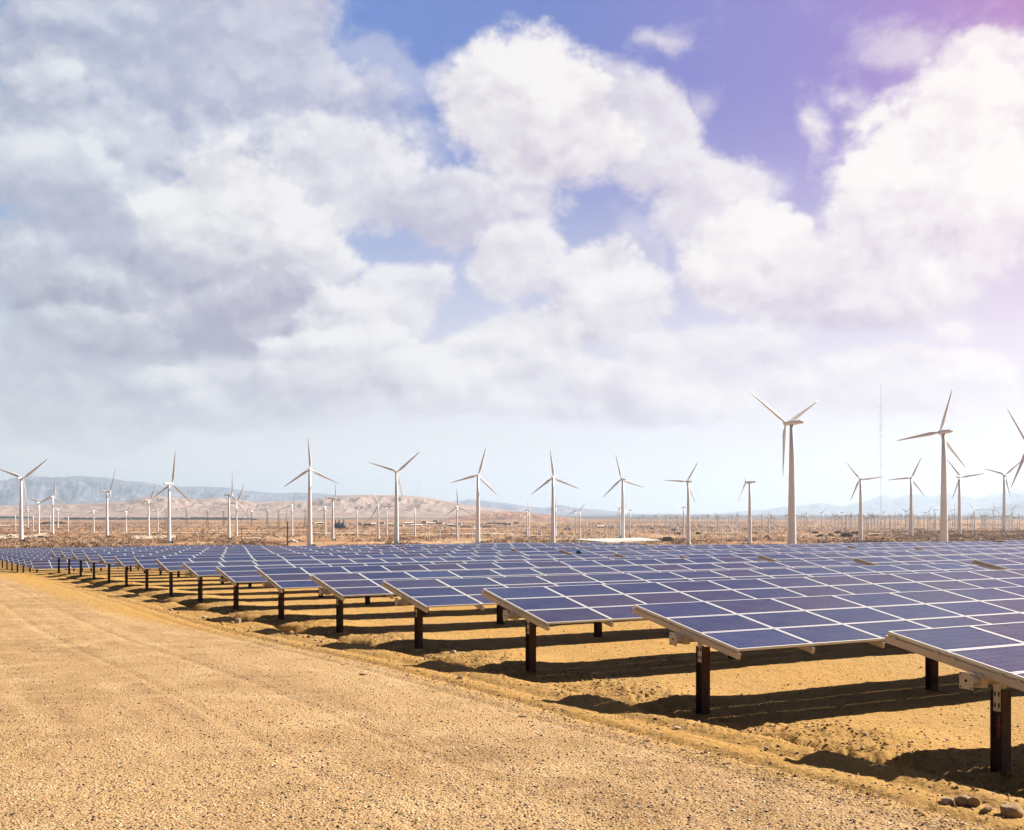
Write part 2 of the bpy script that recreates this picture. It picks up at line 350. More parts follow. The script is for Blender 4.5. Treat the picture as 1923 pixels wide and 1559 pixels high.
dust = g.noise(geo.outputs['Position'] if False else ob, 2.2, 4, .6)
cell = g.mix(g.ramp(dust, .3, .8, .0, .05), cell, (.42, .36, .30))
g.put(b.inputs['Base Color'], cell); b.inputs['IOR'].default_value = 1.3
b.inputs['Specular IOR Level'].default_value = 0.; b.inputs['Roughness'].default_value = .8
fr_ = g.n.new('ShaderNodeFresnel'); fr_.inputs[0].default_value = 1.30
gl_ = g.n.new('ShaderNodeBsdfGlossy'); g.put(gl_.inputs['Color'], (.42, .58, 1., 1)); g.put(gl_.inputs['Roughness'], g.ramp(dust, .3, .8, .10, .22))
mx_ = g.n.new('ShaderNodeMixShader'); g.put(mx_.inputs[0], g.m('MULTIPLY', fr_.outputs[0], .46)); g.l.new(b.outputs[0], mx_.inputs[1]); g.l.new(gl_.outputs[0], mx_.inputs[2])
gd_ = g.n.new('ShaderNodeBsdfGlossy'); g.put(gd_.inputs['Color'], (.042, .034, .034, 1)); gd_.inputs['Roughness'].default_value = .50
ad_ = g.n.new('ShaderNodeAddShader'); g.l.new(mx_.outputs[0], ad_.inputs[0]); g.l.new(gd_.outputs[0], ad_.inputs[1]); g.l.new(ad_.outputs[0], g.n['Material Output'].inputs['Surface'])
M_ALU, g, b = mat('frame_aluminium', (.66, .66, .67), .42, .2)
M_GALV, g, b = mat('galvanised_steel', rough=.5, metal=.25)
tcn = g.n.new('ShaderNodeTexCoord'); q = g.noise(tcn.outputs['Object'], 6, 4, .6); g.put(b.inputs['Base Color'], g.mix(q, (.62, .55, .47), (.42, .37, .32)))
M_POST, g, b = mat('weathered_post_steel', rough=.75, metal=.1)
tcn = g.n.new('ShaderNodeTexCoord'); q = g.noise(g.v('MULTIPLY', tcn.outputs['Object'], (1., 1., .3)), 7, 5, .65); g.put(b.inputs['Base Color'], g.mix(g.ramp(q, .35, .7), (.060, .032, .026), (.115, .058, .038)))
M_BEAM, g, b = mat('brown_beam_steel', (.44, .31, .24), .6, .15)  # one even brown tone for the far cross beams
M_DARK, g, b = mat('dark_hole', (.02, .017, .015), .8)
M_PINK, g, b = mat('spray_paint', (.62, .12, .08), .7)
M_WHITE, g, b = mat('turbine_white', rough=.42)
tcn = g.n.new('ShaderNodeTexCoord'); q = g.noise(tcn.outputs['Object'], 3.0, 4, .6); g.put(b.inputs['Base Color'], g.mix(q, (.84, .87, .93), (.76, .79, .85)))
M_LATT, g, b = mat('lattice_steel', (.10, .075, .07), .6, .2)
M_MAST, g, b = mat('mast_paint', rough=.6)
tcn = g.n.new('ShaderNodeTexCoord'); _, _, mz = g.xyz(tcn.outputs['Object'])
g.put(b.inputs['Base Color'], g.mix(g.m('GREATER_THAN', g.m('FRACT', g.m('DIVIDE', mz, 24.)), .5), (.45, .28, .26), (.5, .48, .48)))
M_WOOD, g, b = mat('dark_timber', (.055, .035, .02), .85)
M_ROOF, g, b = mat('white_roof_sheet', (.46, .44, .42), .6)
M_CREAM, g, b = mat('cream_wall', (.62, .56, .48), .8)
M_WALLW, g, b = mat('white_wall', (.78, .76, .72), .7)
M_GREYB, g, b = mat('slate_roof', (.16, .20, .27), .7)
M_BRICK, g, b = mat('brown_wall', (.30, .17, .12), .8)
M_PLANT, g, b = mat('dark_plant_steel', (.05, .06, .08), .6)
M_GLASS, g, b = mat('window_glass', (.04, .05, .06), .15)
M_RED, g, b = mat('orange_paint', (.55, .10, .04), .5)
M_TYRE, g, b = mat('tyre_rubber', (.02, .02, .02), .9)
M_TEAL, g, b = mat('teal_cloth', (.012, .10, .17), .85)
def rockmat(name, c1, c2):
    m, g, b = mat(name, rough=.9, spec=.2); t = g.n.new('ShaderNodeTexCoord'); q = g.noise(t.outputs['Object'], 5, 6, .65)
    oi = g.n.new('ShaderNodeObjectInfo')
    c = g.mix(g.ramp(q, .35, .68), c1, c2); c = g.mix(g.m('MULTIPLY', oi.outputs['Random'], .35), c, (.30, .22, .16)); g.put(b.inputs['Base Color'], c)
    bump(g, b, g.noise(t.outputs['Object'], 11, 6, .7), .8, .03); return m
M_ROCK = rockmat('tan_rock', (.50, .34, .19), (.36, .235, .13)); M_PALE = rockmat('pale_rock', (.62, .53, .43), (.50, .40, .30))
def leafmat(name, c1, c2, sc_=.6):
    m, g, b = mat(name, rough=.9, spec=.1); ge = g.n.new('ShaderNodeNewGeometry'); q = g.noise(ge.outputs['Position'], sc_, 3, .6)
    g.put(b.inputs['Base Color'], g.mix(g.ramp(q, .35, .65), c1, c2)); return m
M_SCRUB = leafmat('scrub_foliage', (.038, .021, .013), (.07, .042, .02), .3)
M_SCRUB2 = leafmat('dry_scrub_foliage', (.15, .065, .03), (.09, .04, .02), .3)
M_BUSH = leafmat('bush_foliage', (.055, .05, .022), (.11, .085, .04), 1.0)
M_TREE = leafmat('far_tree_foliage', (.035, .05, .03), (.07, .075, .045), .05)
M_STICK = leafmat('dead_twig', (.30, .19, .10), (.20, .12, .06), 2.)

# ------------------------------------------------------------------ setting: ground
def build_ground():
    dense = np.arange(-29, 29.01, .09); left = np.arange(-180, -29, 3.0); right = np.arange(29 + 3, 180, 3.0)
    th = np.radians(np.concatenate([left, dense, right])); n = len(th)
    rs = [1.2]
    while rs[-1] < 60000:
        q = rs[-1]; rs.append(q * (1.02 if q < 8 else 1.0058 if q < 45 else 1.009 if q < 260 else 1.02 if q < 2500 else 1.05))
    rs = np.array(rs); m = len(rs)
    RR, TT = np.meshgrid(rs, th, indexing='ij'); X = RR * np.sin(TT); Y = RR * np.cos(TT)
    Z = ground_h(X, Y)
    V = np.stack([X.ravel(), Y.ravel(), Z.ravel()], 1); V = np.vstack([V, [[0, 0, float(Z[0].mean())]]])
    i, j = np.meshgrid(np.arange(m - 1), np.arange(n), indexing='ij'); j2 = (j + 1) % n
    Fq = np.stack([i * n + j, i * n + j2, (i + 1) * n + j2, (i + 1) * n + j], -1).reshape(-1, 4)[:, ::-1]
    j = np.arange(n); cap = np.stack([j, (j + 1) % n, np.full(n, m * n), np.full(n, m * n)], 1)
    me = np_mesh('ground', V[:-1], Fq, [M_GROUND], smooth=True)
    tag(link('ground', me), kind='structure')
build_ground()

# ------------------------------------------------------------------ setting: hills
def hill_mat(name, c1, c2, c3, s):
    m, g, b = mat(name, rough=.95, spec=.1); ge = g.n.new('ShaderNodeNewGeometry')
    q = g.noise(ge.outputs['Position'], s, 6, .62); q2 = g.noise(ge.outputs['Position'], s * 6, 5, .65)
    c = g.mix(g.ramp(q, .38, .62), c1, c2); c = g.mix(g.ramp(q2, .5, .68, 0., .8), c, c3); g.put(b.inputs['Base Color'], c); return m
def ridge(name, sil, dist, depth, m, seed, rough=.25, n_az=500, base_py=HY, nd=70, fs=1.0):
    px = np.array([p[0] for p in sil], float); py = np.array([p[1] for p in sil], float)
    xs = np.linspace(px[0], px[-1], n_az); hs = np.interp(xs, px, py)
    hh = (HY - hs) / F * dist + CZ                     # crest height in metres
    t = np.linspace(-1, 1, nd)
    XX = np.zeros((nd, n_az)); YY = XX.copy(); ZZ = XX.copy()
    for i, tt in enumerate(t):
        d = dist + tt * depth; X = (xs - HX) / F * d
        XX[i] = X; YY[i] = d
        prof = (1 - abs(tt)) ** 1.15
        sc0 = hh.max() * .9 + 30
        rn = ridged(X / sc0 / fs, np.full_like(X, d) / sc0 / fs * .8, 5, seed) - .55
        rn2 = ridged(X / sc0 / fs * .4 + 9, np.full_like(X, d) / sc0 / fs * .25, 3, seed + 7) - .5
        amp = rough * (1 - (1 - min(1, abs(tt) * 3.2)) ** 2) + .06
        ZZ[i] = -3 + hh * np.minimum(prof * (1 + amp * (rn * 1.4 + rn2 * 1.2)), 1.0 - .42 * abs(tt) ** .8 + .015 * rn)
    V = np.stack([XX.ravel(), YY.ravel(), ZZ.ravel()], 1)
    i, j = np.meshgrid(np.arange(nd - 1), np.arange(n_az - 1), indexing='ij')
    Fq = np.stack([i * n_az + j, i * n_az + j + 1, (i + 1) * n_az + j + 1, (i + 1) * n_az + j], -1).reshape(-1, 4)
    tag(link(name, np_mesh(name, V, Fq, [m], smooth=True)), kind='structure')
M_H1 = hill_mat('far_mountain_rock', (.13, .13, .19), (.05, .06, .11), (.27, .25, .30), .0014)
M_H2 = hill_mat('tan_hill_soil', (.34, .245, .20), (.25, .175, .145), (.16, .11, .10), .004)
M_H3 = hill_mat('brown_hill_soil', (.30, .18, .13), (.18, .105, .085), (.42, .28, .20), .006)
ridge('mountains', [(-420, 905), (-200, 890), (0, 899), (30, 896), (70, 892), (150, 893), (200, 896), (235, 902), (265, 904), (285, 907), (335, 913), (383, 912), (427, 915), (452, 920), (480, 922), (520, 926), (561, 924), (601, 926), (640, 930), (720, 940), (800, 946), (855, 941), (880, 937), (905, 939), (950, 944), (987, 950), (1025, 953.5), (1050, 947), (1062, 949), (1078, 953), (1106, 955), (1137, 957.5), (1167, 962), (1200, 965)], 16000, 2600, M_H1, 3, .85, 900, fs=.6)
ridge('mountains', [(1340, 965), (1400, 959), (1441, 956.5), (1476, 950), (1509, 948.5), (1536, 943.6), (1563, 947), (1582, 951), (1609, 943), (1631, 940), (1656, 929.4), (1677, 935), (1707, 928), (1726, 928), (1753, 932), (1781, 925), (1808, 929.4), (1835, 936), (1862, 928), (1889, 924), (1906, 916.4), (1923, 920), (1990, 926), (2080, 905), (2300, 925), (2500, 950)], 21000, 3000, M_H1, 13, .8, 600, fs=.6)
ridge('hills', [(1800, 966), (1835, 959), (1862, 951), (1889, 946), (1923, 939), (2000, 925), (2150, 930), (2350, 960)], 13000, 1500, M_H1, 17, .4, 300)
ridge('hills', [(-420, 950), (-150, 946), (0, 948), (150, 945), (225, 941), (262, 934), (297, 930), (330, 933), (370, 937), (410, 933), (440, 935), (480, 942), (526, 940), (577, 940), (605, 934), (635, 929.5), (682, 927.7), (710, 928), (761, 929), (805, 933.6), (867, 945), (917, 953), (960, 958), (1010, 966), (1060, 972)], 6500, 1700, M_H2, 23, .5, 900, nd=110, fs=.7)
ridge('hills', [(790, 981), (817, 976), (845, 969), (867, 965.5), (917, 960), (956, 958.5), (985, 960), (1006, 962), (1037, 965), (1062, 968.5), (1087, 972), (1106, 976), (1137, 981), (1170, 985)], 2900, 480, M_H3, 31, .6, 500, nd=90, fs=.7)

# ------------------------------------------------------------------ solar tables
def build_meshes():
    d = {}
    b = MB(); L = 1.603; W = .967; fr = .026; t = .04
    hx, hy = L / 2, W / 2
    b.box(-hx, hx, -hy, -hy + fr, -t, 0, 0); b.box(-hx, hx, hy - fr, hy, -t, 0, 0)
    b.box(-hx, -hx + fr, -hy + fr, hy - fr, -t, 0, 0); b.box(hx - fr, hx, -hy + fr, hy - fr, -t, 0, 0)
    b.box(-hx + fr, hx - fr, -hy + fr, hy - fr, -.014, -.004, 1)
    d['module'] = b.mesh('solar_module', [M_ALU, M_CELL])
    # cross beam: open channel with a shadow slot under the modules
    b = MB(); b.box(-.028, .028, -1.50, 1.50, -.165, -.068); b.box(-.012, .012, -1.47, 1.47, -.068, -.0415)
    for k in (-1, 0, 1):
        for e in (-.36, .36): b.box(-.036, -.004, k * .987 + e - .03, k * .987 + e + .03, -.066, -.043)
    d['beam'] = b.mesh('cross_beam', M_GALV)
    b = MB(); b.box(-.04, .04, -1.49, 1.49, -.145, -.045); d['beam_far'] = b.mesh('cross_beam', M_BEAM)
    # torque tube
    L = 14 * PITCH + .42
    b = MB(); b.tube((-.17, 0, 0), (L - .20, 0, 0), .065, n=12); b.box(-.02, .10, -.09, .09, -.085, .085)
    d['tube'] = b.mesh('torque_tube', M_GALV, False)
    # square end plate with a centre hole and bolts
    b = MB(); b.box(-.006, .006, -.10, .10, -.105, .105)
    b.tube((-.0085, .0, .0), (-.0055, .0, .0), .020, n=14, mi=1)
    for sy in (-1, 1):
        for sz in (-1, 1): b.tube((-.014, sy * .078, sz * .082), (-.0055, sy * .078, sz * .082), .010, n=6, mi=1)
    d['plate'] = b.mesh('end_plate', [M_GALV, M_DARK])
    # post: wide-flange section, origin at its top
    b = MB(); h = 2.6
    b.box(-.09, -.080, -.085, .085, -h, 0); b.box(.080, .09, -.085, .085, -h, 0); b.box(-.080, .080, -.085, -.075, -h, 0) if False else b.box(-.080, .080, -.005, .005, -h, 0)
    d['post'] = b.mesh('post', M_POST)
    b = MB(); b.box(-.09, .09, -.07, .07, -h, 0); d['post_far'] = b.mesh('post', M_POST)
    # bracket: slotted plate on the post with a saddle round the tube
    b = MB(); yf = -.070
    prof = [(-.055, -.27), (.055, -.27), (.055, .04), (.10, .12), (.075, .125), (.045, .09), (-.045, .09), (-.075, .125), (-.10, .12), (-.055, .04)]
    vs = [(p[0], yf, p[1]) for p in prof] + [(p[0], yf + .008, p[1]) for p in prof]; n = len(prof)
    b.add(vs, [tuple(range(n)), tuple(range(2 * n - 1, n - 1, -1))] + [(i, (i + 1) % n, n + (i + 1) % n, n + i) for i in range(n)][::1])
    for sx in (-.03, .03):
        for z0 in (-.05, -.19): b.box(sx - .009, sx + .009, yf - .006, yf - .001, z0 - .03, z0 + .03, 1)
    b.box(-.05, .05, yf + .008, .05, .03, .08, 0); b.box(-.10, .10, yf + .010, .07, .075, .10, 0)
    d['bracket'] = b.mesh('bracket', [M_GALV, M_DARK])
    return d
MS = build_meshes()
ORD = ['first', 'second', 'third', 'fourth', 'fifth', 'sixth', 'seventh', 'eighth', 'ninth', 'tenth', 'eleventh', 'twelfth', 'thirteenth', 'fourteenth', 'fifteenth', 'sixteenth']
ANG = math.pi / 2 - A
# measured height of the panel centre below the camera and tilt of each row
KH = {0: 1.86, 1: 1.925, 2: 1.995, 3: 2.105, 4: 2.215, 5: 2.31, 6: 2.46, 7: 2.51, 8: 2.54, 9: 2.66, 10: 2.77, 11: 2.86, 12: 2.96, 13: 3.05, 14: 3.14, 15: 3.25}
KT = {0: 9.8, 1: 10.0, 2: 10.6, 3: 9.8, 4: 9.8, 5: 11.0, 6: 9.4, 7: 8.8, 8: 9.3, 9: 10.6, 10: 9.0, 11: 8.8, 12: 9.8, 13: 9.0, 14: 8.8, 15: 9.6}
def table(k, s, u0, vc, H, tilt, label, near):
    x, y = uv2xy(u0, vc); zc = CZ - H; z0 = float(ground_h(x, y, False))
    t = bpy.data.objects.new('solar_table', None); COL.objects.link(t); t.location = (x, y, z0); t.rotation_euler = (0, 0, ANG); t.empty_display_size = .5
    tag(t, label, 'solar table', 'solar tables standing in rows')
    hz = zc - z0; T = R(tilt); ct, st = math.cos(T), math.sin(T)
    for c in range(14):
        for q in (-1, 0, 1):
            a = q * .987
            o = link('solar_module', MS['module'], t, ((c + .5) * PITCH, a * ct, hz + a * st), (T, 0, 0))
            if near: o.rotation_euler = (T + R(random.uniform(-.12, .12)), R(random.uniform(-.10, .10)), 0)
    for c in (range(15) if near else (0, 14)):
        link('cross_beam', MS['beam' if near else 'beam_far'], t, (c * PITCH + (.035 if c == 0 else -.035 if c == 14 else 0), 0, hz), (T, 0, 0))
    tz = hz - .235
    link('torque_tube', MS['tube'], t, (0, 0, tz))
    if near: link('end_plate', MS['plate'], t, (-.19, 0, tz + .01))
    for p in range(5):
        uu = .45 + p * 5.45 - (.5 if p == 4 else 0) if False else (.45 + 5.69 * p if p < 4 else 22.3)
        po = link('post', MS['post' if near else 'post_far'], t, (uu, 0, tz - .15), (0, 0, -math.pi / 2))
        if near: link('bracket', MS['bracket'], po, (0, 0, 0))
        if k == 0 and s == 0 and p == 0 and near:
            b = MB(); b.box(-.030, -.018, -.0078, -.0056, -.62, -.34); b.box(-.060, .025, -.0080, -.0055, -.465, -.452)
            link('spray_mark', b.mesh('spray_mark', M_PINK), po)
    return t
SET = 23.93
PLACE = ['left end', 'second along its row', 'third along its row', 'right end']
for k in range(16):
    for s in range(4):
        if (s == 2 and k > 10) or (s == 3 and k > 9): continue
        u0 = U0 + s * SET
        # leave out what lies wholly outside the frame on the right
        xx, yy = uv2xy(u0, V0 + k * DV)
        if HX + F * xx / yy > 2100: continue
        dh = [0, -.04, -.03, -.02][s] + (random.uniform(-.045, .045) if s else 0)
        if s == 1 and 3 <= k <= 8: dh -= .05
        table(k, s, u0, V0 + k * DV, KH[k] + dh, KT[k] + (random.uniform(-.9, .9) if s else 0),
              f'tilted blue solar table, {ORD[k]} row of the near field, {PLACE[s]}', near=(k <= 7 and s == 0) or (k <= 9 and s == 1 and k >= 1 and k <= 6))
for j in range(16):
    for s in range(2):
        table(j + 16, s, U0 - .16 + s * SET, V0 + 17.34 * DV + j * DV, 4.77 + .09 * j + (random.uniform(-.05, .05) if s else 0), 13.2 + random.uniform(-.7, .7),
              f'small distant solar table, {ORD[j]} row of the far field beyond the gap, {["left end", "right end"][s]}', near=False)

# ------------------------------------------------------------------ small thing lying on the panels
def cloth():
    u_, v_ = None, None
    Z = 68.6; X = (1087 - HX) / F * Z; H = 2.36
    n = 14; vs = []; fs = []
    for i in range(n):
        for j in range(n):
            a = 2 * math.pi * i / n; t_ = math.pi * j / (n - 1)
            r_ = .16 * (1 + .3 * math.sin(3 * a + 2 * t_) + .2 * math.cos(5 * a - t_))
            vs.append((r_ * math.sin(t_) * math.cos(a), .7 * r_ * math.sin(t_) * math.sin(a), .8 * r_ * math.cos(t_)))
    for i in range(n):
        for j in range(n - 1):
            fs.append((i * n + j, i * n + j + 1, ((i + 1) % n) * n + j + 1, ((i + 1) % n) * n + j))
    b = MB(); b.add(vs, fs)
    tag(link('cloth_bundle', b.mesh('cloth_bundle', M_TEAL, True), None, (X, Z, CZ - H)), 'small dark teal cloth bundle lying on a panel row near the picture centre', 'cloth')
cloth()

# ------------------------------------------------------------------ wind turbines
def blade_mesh():
    b = MB(); secs = []
    st = [(0, .018, .018, 0), (.06, .020, .018, 5), (.14, .036, .014, 14), (.22, .044, .010, 12), (.4, .035, .007, 8), (.6, .026, .005, 5), (.8, .018, .003, 2), (.95, .010, .002, 0), (1., .003, .001, 0)]
    n = 8
    for (zz, ch, th, tw) in st:
        ring = []
        for i in range(n):
            a = 2 * math.pi * i / n; x = ch * math.cos(a) + ch * .35; y = th * math.sin(a)
            c, s_ = math.cos(R(tw)), math.sin(R(tw)); ring.append((x * c - y * s_, x * s_ + y * c, zz))
        secs.append(ring)
    vs = [p for rr in secs for p in rr]; fs = []
    for k in range(len(st) - 1):
        for i in range(n): fs.append((k * n + i, k * n + (i + 1) % n, (k + 1) * n + (i + 1) % n, (k + 1) * n + i))
    fs.append(tuple(range((len(st) - 1) * n, len(st) * n))); b.add(vs, fs)
    return b.mesh('blade', M_WHITE, True)
def tower_mesh():
    b = MB(); n = 28; hs = [0, .03, .35, .7, .995]; rs = [.037, .0355, .029, .022, .0165]; vs = []; fs = []
    for h, r_ in zip(hs, rs):
        for i in range(n): a = 2 * math.pi * i / n; vs.append((r_ * math.cos(a), r_ * math.sin(a), h))
    for k in range(len(hs) - 1):
        for i in range(n): fs.append((k * n + i, k * n + (i + 1) % n, (k + 1) * n + (i + 1) % n, (k + 1) * n + i))
    fs.append(tuple(range((len(hs) - 1) * n, len(hs) * n))); b.add(vs, fs)
    me = b.mesh('tower', M_WHITE, True); return me
def nacelle_mesh():     # long axis +x toward the rotor, origin at the tower top
    b = MB(); secs = [(-.115, .013, .010, .014), (-.105, .018, .014, .016), (-.03, .021, .019, .016), (.03, .020, .019, .014), (.052, .015, .014, .012)]
    vs = []; fs = []; n = 12
    for (x, hy, hz, zc) in secs:
        for i in range(n):
            a = 2 * math.pi * (i + .5) / n; c, s_ = math.cos(a), math.sin(a)
            k = (abs(c) ** 4 + abs(s_) ** 4) ** -.25; vs.append((x, hy * c * k, zc + hz * s_ * k))
    for k in range(len(secs) - 1):
        for i in range(n): fs.append((k * n + i, k * n + (i + 1) % n, (k + 1) * n + (i + 1) % n, (k + 1) * n + i))
    fs += [tuple(range(n - 1, -1, -1)), tuple(range((len(secs) - 1) * n, len(secs) * n))]; b.add(vs, fs)
    b.box(-.085, -.082, -.002, .002, .030, .048)
    return b.mesh('nacelle', M_WHITE, False)
def hub_mesh():
    b = MB(); n = 14; st = [(-.016, .014), (0, .017), (.014, .015), (.026, .009), (.031, .001)]; vs = []; fs = []
    for x, r_ in st:
        for i in range(n): a = 2 * math.pi * i / n; vs.append((x, r_ * math.cos(a), r_ * math.sin(a)))
    for k in range(len(st) - 1):
        for i in range(n): fs.append((k * n + i, k * n + (i + 1) % n, (k + 1) * n + (i + 1) % n, (k + 1) * n + i))
    fs.append(tuple(range(n - 1, -1, -1))); b.add(vs, fs); return b.mesh('hub', M_WHITE, True)
TM = dict(blade=blade_mesh(), tower=tower_mesh(), nacelle=nacelle_mesh(), hub=hub_mesh())
b_ = MB(); b_.box(-.022, .022, -.022, .022, 0, .035); TM['cabinet'] = b_.mesh('cabinet', M_PLANT)
def turbine(px, hy, by, Rp, psi, th, label, group, H=19., cabinet=False, name='wind_turbine'):
    Z = F * H / (by - HY); X = (px - HX) / F * Z; d = Z / F
    h = (by - hy) * d; rad = Rp * d; zb = CZ - H
    fw = Vector((X, Z, 0)).normalized(); rt = Vector((fw.y, -fw.x, 0)); P_ = R(psi)
    ax = fw * math.cos(P_) + rt * math.sin(P_); wv = rt * math.cos(P_) - fw * math.sin(P_)
    zg = gz(X, Z)
    t = bpy.data.objects.new(name, None); COL.objects.link(t); t.location = (X, Z, zg); tag(t, label, 'wind turbine', group)
    hh = zb + h - zg
    link('tower', TM['tower'], t, (0, 0, -.3), scale=(hh, hh, hh * 1.0))
    yaw = math.atan2(ax.y, ax.x)
    link('nacelle', TM['nacelle'], t, (0, 0, hh * .993), (0, 0, yaw), scale=hh)
    hc = ax * (.066 * hh) + Vector((0, 0, hh * 1.008))
    hb_ = link('hub', TM['hub'], t, hc, (0, 0, yaw), scale=hh)
    for k in range(3):
        a = R(th + 120 * k); zl = (Vector((0, 0, 1)) * math.cos(a) + wv * math.sin(a) + ax * .04).normalized()
        yl = ax - zl * ax.dot(zl); yl.normalize(); xl = yl.cross(zl)
        m_ = Matrix((xl, yl, zl)).transposed().to_4x4(); m_.translation = hc
        bl = link('blade', TM['blade'], t); bl.matrix_local = m_ @ Matrix.Scale(rad, 4)
    if cabinet: link('cabinet', TM['cabinet'], t, (hh * .06, hh * -.02, 0), scale=hh)
    return t
BIG = [
    (39.5, 899.5, 1016.5, 60, 25, 51, 'white turbine nearest the left edge, rotor turned right'),
    (201, 923.6, 1008.5, 50, 72, 30, 'white turbine seen side-on, second large one from the left edge'),
    (317.4, 909.3, 1019.7, 64, 50, 5, 'tall white turbine standing behind the left part of the panels, one blade straight up'),
    (430, 930.8, 1013.2, 50, 75, -5, 'side-on white turbine overlapping a smaller one behind it'),
    (581.5, 882.6, 1027, 60, 5, -4, 'tallest turbine of the left half, blade up, facing squarely'),
    (625, 937, 1015.3, 44, 80, -22, 'edge-on white turbine just right of the tallest left one'),
    (744.5, 886.8, 1024, 58, 10, 48, 'white turbine with two blades raised in a wide V before the tan hill'),
    (897.5, 893.7, 1022, 55, 3, 15, 'white turbine left of picture centre, long left blade almost level'),
    (1038.4, 898, 1023, 54, 5, -7, 'white turbine just right of picture centre before the brown hill'),
    (1169.5, 901.5, 1020, 50, -20, -13, 'white turbine rising behind the flat white canopy'),
    (1292.6, 905.5, 1023, 46, -25, 33, 'white turbine with one blade pointing level left, right of the canopy'),
    (1408, 906.5, 1022, 45, -60, -25, 'side-on turbine standing left of the biggest turbine'),
    (1487, 796, 1031, 100, -45, -58, 'biggest turbine of all, two blades spread upward'),
    (1616.2, 901.5, 1018, 45, -10, -37, 'turbine beside the thin guyed mast, blade pointing level right'),
    (1711, 898.5, 1008, 43, 0, 25, 'turbine between the thin mast and the second biggest turbine'),
    (1772.5, 813, 1029, 88, -32, 19, 'second biggest turbine, near the right edge'),
    (1801.6, 896.7, 1002.7, 45, 20, -38, 'turbine just right of the second biggest turbine'),
    (1885.7, 892.4, 996.6, 42, 15, 48, 'turbine second from the right edge on the orange slope'),
    (1942, 842, 1040, 88, -42, -33, 'turbine cut by the right edge, only blades showing'),
]
for q in BIG: turbine(*q, 'large white wind turbines', cabinet=q[0] < 900)
SMALL = [
    (52.5, 957.3, 991, 20, 20, 106), (29, 969, 998.5, 12, 10, 60), (62.5, 969.6, 998.5, 12, 10, 60), (72.6, 944.9, 1001.6, 32, 25, 57), (99, 933.6, 1003, 38, 20, 5),
    (95, 969.8, 998.5, 13, 20, -50), (109, 957.3, 991, 15, 55, 0), (128, 969.8, 999.8, 15, 15, 55), (176, 959.8, 1001, 23, 30, 3), (237, 961, 1000, 22, 30, 148),
    (279, 939.8, 1006, 35, 52, 20), (296.5, 961.7, 999, 22, 25, 155), (444, 944.2, 1008, 38, 20, 140), (548.5, 949.3, 1007.2, 26, 10, 12), (610.8, 952.7, 1008, 24, 25, -3),
    (670.3, 954, 1008, 20, 75, -3), (710.4, 950, 1013, 34, 10, -27), (726, 955.4, 1008, 18, 10, 65), (778.8, 956.7, 1008, 20, 15, 40), (858.2, 952.3, 1013.5, 34, 20, -5),
    (989.8, 958, 1007, 24, -40, 25), (993.5, 961, 1010, 18, -10, -10), (1043.5, 953, 1007, 20, 0, 122), (1080.8, 960.4, 1001, 18, -30, 5), (1088.5, 959.8, 1011, 20, -15, 40),
    (1183.2, 958.9, 1005, 24, -65, 8), (1164, 955, 1006, 22, -30, 190), (1284, 953, 1008.5, 16, -60, 50), (1443.5, 966, 1000, 14, -40, 30), (1515.6, 965, 999, 14, -50, 10),
    (1543, 963.5, 999, 15, -30, 60), (1580.8, 963, 999, 14, -60, 35), (1661.3, 962, 999, 15, -55, 0), (1701, 960.7, 999, 16, 40, 50), (1742, 963, 999.5, 15, 10, 30),
    (1756.6, 958, 1001.5, 16, -60, 80), (1793.3, 958.2, 999, 16, -40, 20), (1830.2, 958.8, 998, 18, 10, 80), (1865.3, 958.8, 996, 18, 50, 110), (1901.5, 958.2, 994, 18, -30, 45),
]
SMALL.sort()
for i, q in enumerate(SMALL):
    near_big = min(BIG, key=lambda bq: abs(bq[0] - q[0])); side = 'left' if q[0] < near_big[0] else 'right'
    turbine(*q, f'small white turbine on the plain, {ORD[i % 10]} in its run from the left, {["far left", "left middle", "right middle", "far right"][i // 10]} stretch', 'smaller white turbines on the plain')

# small old machines on poles, one mesh each
def pole_mesh(seed, lattice=False):
    rr = random.Random(seed); b = MB()
    if lattice:
        for sx, sy in ((-1, -1), (1, -1), (1, 1), (-1, 1)): b.tube((sx * 1.5, sy * 1.5, 0), (sx * .45, sy * .45, 22), .13, .09, 5)
        for k in range(9):
            z0, z1 = k * 2.4, (k + 1) * 2.4; w0, w1 = 1.5 - 1.05 * z0 / 22, 1.5 - 1.05 * z1 / 22
            for (a0, a1) in (((-1, -1), (1, -1)), ((1, -1), (1, 1)), ((1, 1), (-1, 1)), ((-1, 1), (-1, -1))):
                b.tube((a0[0] * w0, a0[1] * w0, z0), (a1[0] * w1, a1[1] * w1, z1), .06, n=4); b.tube((a1[0] * w0, a1[1] * w0, z0), (a0[0] * w1, a0[1] * w1, z1), .06, n=4)
        b.box(-1.1, 1.1, -2.6, 2.0, 22, 23.8, 1); H_ = 23
    else:
        b.tube((0, 0, 0), (0, 0, 9.3), .30, .24, 8, 1); b.box(-.3, .3, -1.2, .8, 9.3, 9.9, 2); H_ = 9.6
    n0 = rr.uniform(0, 120); L = 7.5 if lattice else 3.6
    for k in range(3):
        a = R(n0 + 120 * k); dx, dz = math.sin(a), math.cos(a); px_, pz_ = math.cos(a) * .3, -math.sin(a) * .3
        yb = 2.2 if lattice else 1.3
        vs = [(0, yb, H_), (px_ + dx * L * .3, yb, H_ + pz_ + dz * L * .3), (dx * L, yb + .1, H_ + dz * L), (-px_ * .3 + dx * L * .3, yb, H_ - pz_ * .3 + dz * L * .3)]
        vs += [(q[0], q[1] + .12, q[2]) for q in vs]
        b.add(vs, [(0, 1, 2, 3), (7, 6, 5, 4), (0, 4, 5, 1), (1, 5, 6, 2), (2, 6, 7, 3), (3, 7, 4, 0)], 1)
    return b
